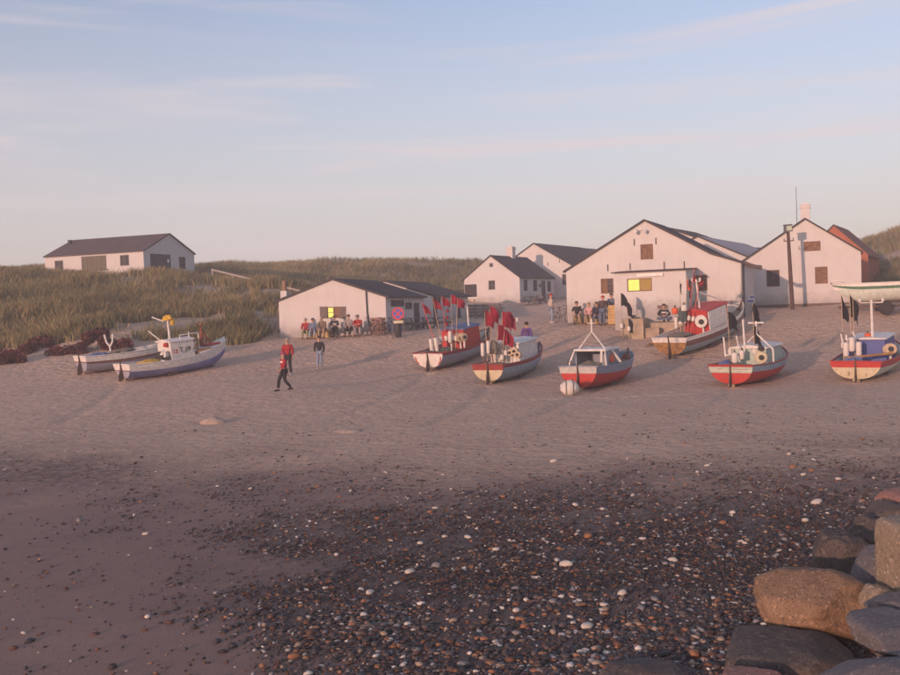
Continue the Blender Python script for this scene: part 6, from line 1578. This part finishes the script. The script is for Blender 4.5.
# plank table along the packing house wall
u = pack.on('front', 715, 300, .8)[0]; q = pack.o + pack.u * u - pack.v * .8; zt_ = pack.z0 + pack.on('front', 715, 301.5, .8)[1]
o = thing('plank_table', 'long plank table along the packing house wall behind the red wheelhouse', 'table', (q.x, q.y, g1(q.x, q.y)), (0, 0, -pack.a)); hz_ = zt_ - g1(q.x, q.y)
for k in range(3): mb = MB(); mb.box((0, -.16 + .16 * k, hz_), (2.2, .15, .05)); mb.build('plank', M_PLANK, o)
for x in (-.9, .9): mb = MB(); mb.box((x, 0, hz_ / 2 - .05), (.08, .36, hz_ - .06)); mb.build('trestle', M_PLANK, o)
# black flags stuck by the landing
b_ = landing.matrix_basis @ Vector((.05, -.18, 0)); bz = g1(b_.x, b_.y)
flagpole(None, 0, 0, 0, (.0, .0), 2.55, 'black flag on a pole against the concrete landing', P_BLACK, 'black flags by the landing', .42, .72, .74, seed=51, fdir=(1, -.2), world=Vector((b_.x - .05, b_.y, bz)))
b_ = landing.matrix_basis @ Vector((.42, -.14, 0))
flagpole(None, 0, 0, 0, (-.05, .06), 2.1, 'drooping black flags on a short pole against the concrete landing', P_BLACK, 'black flags by the landing', .36, .8, .74, seed=52, fdir=(.8, -.1), world=Vector((b_.x, b_.y, g1(b_.x, b_.y))), nflags=2)
# driftwood and anchor below the landing
p = on_ground(655, 49.5); o = thing('driftwood_pile', 'small pile of driftwood planks below the concrete landing', 'driftwood', p)
for k, (a, b2, w) in enumerate((((-.5, 0, .05), (.45, .25, .12), .10), ((-.3, .2, .08), (.3, -.2, .35), .08), ((.1, -.1, .04), (.5, .3, .42), .07), ((-.4, -.1, .1), (.1, .3, .16), .09))): mb = MB(); mb.bar(a, b2, w, .06); mb.build('plank', P_WOOD if k % 2 else M_PLANK, o)
# white-tipped stake in the sand left of the blue-cabin boat
p = on_ground(846.8, 44); o = thing('stake', 'thin white tipped stake standing in the sand on the right', 'stake', p)
mb = MB(); mb.tube([(0, 0, -.2), (0, 0, .75)], .03, 7); mb.build('shaft', P_BROWN, o, True); mb = MB(); mb.tube([(0, 0, .75), (0, 0, 1.15)], [.05, .04], 8); mb.build('tip', M_WHITEP, o, True)
# handrail running down from the storehouse
A, B = at(211.5, 269.5, 86), at(303, 291.5, 74)
o = thing('wooden_handrail', 'weathered wooden handrail sloping down the dune to the shed', 'handrail', (A.x, A.y, g1(A.x, A.y)))
O = Vector(o.location)
mb = MB(); mb.bar(A - O, B - O, .12, .14); mb.build('rail', M_GREYT, o)
for f0 in (.01, .26, .52, .78, .99):
    c_ = A.lerp(B, f0); gg = g1(c_.x, c_.y); mb = MB(); mb.bar((c_.x - O.x, c_.y - O.y, min(gg, c_.z - .5) - .3 - O.z), (c_.x - O.x, c_.y - O.y, c_.z - O.z - .075), .12, .12); mb.build('post', M_GREYT, o)
# sand castle lumps and tracks' small mounds
for k, (px, d_, w, hgt, lab) in enumerate(((213, 30.5, .40, .20, 'small heap of dug sand on the beach below the walkers'), (349, 27.2, .38, .08, 'low scuffed sand mound in the middle of the beach'))):
    p = on_ground(px, d_); v, f_ = ico(3); mb = MB()
    mb.add([(q[0] * w * (1 + .3 * mnoise.noise(Vector(q) * 3 + Vector((k, 0, 0)))), q[1] * w * .8, max(q[2], -.25) * hgt * (1 + .35 * mnoise.noise(Vector(q) * 2.5 + Vector((k + 5, 0, 0))))) for q in v], [tuple(t) for t in f_])
    o = mb.build('sand_heap', mat('loose_sand', (.44, .34, .275), .95, .25, 8, .03, 25), None, True); o.location = p; tag(o, lab, 'sand heap')

# ================================================================== HAZE
hb = MB(); hb.box((0, 75, 6.75), (410, 410, 20.5))
hzo = hb.build('haze', [], None)
hm = bpy.data.materials.new('sea_haze'); hm.use_nodes = True; hn = hm.node_tree.nodes; hl = hm.node_tree.links; hn.clear()
ho = hn.new('ShaderNodeOutputMaterial'); hv = hn.new('ShaderNodeVolumePrincipled'); hv.inputs['Color'].default_value = (.95, .92, .95, 1); hv.inputs['Density'].default_value = HAZE; hv.inputs['Anisotropy'].default_value = 0.0
hl.new(hv.outputs[0], ho.inputs['Volume']); hzo.data.materials.clear(); hzo.data.materials.append(hm)
tag(hzo, 'faint pink evening haze over the whole beach', 'haze', None, 'stuff')
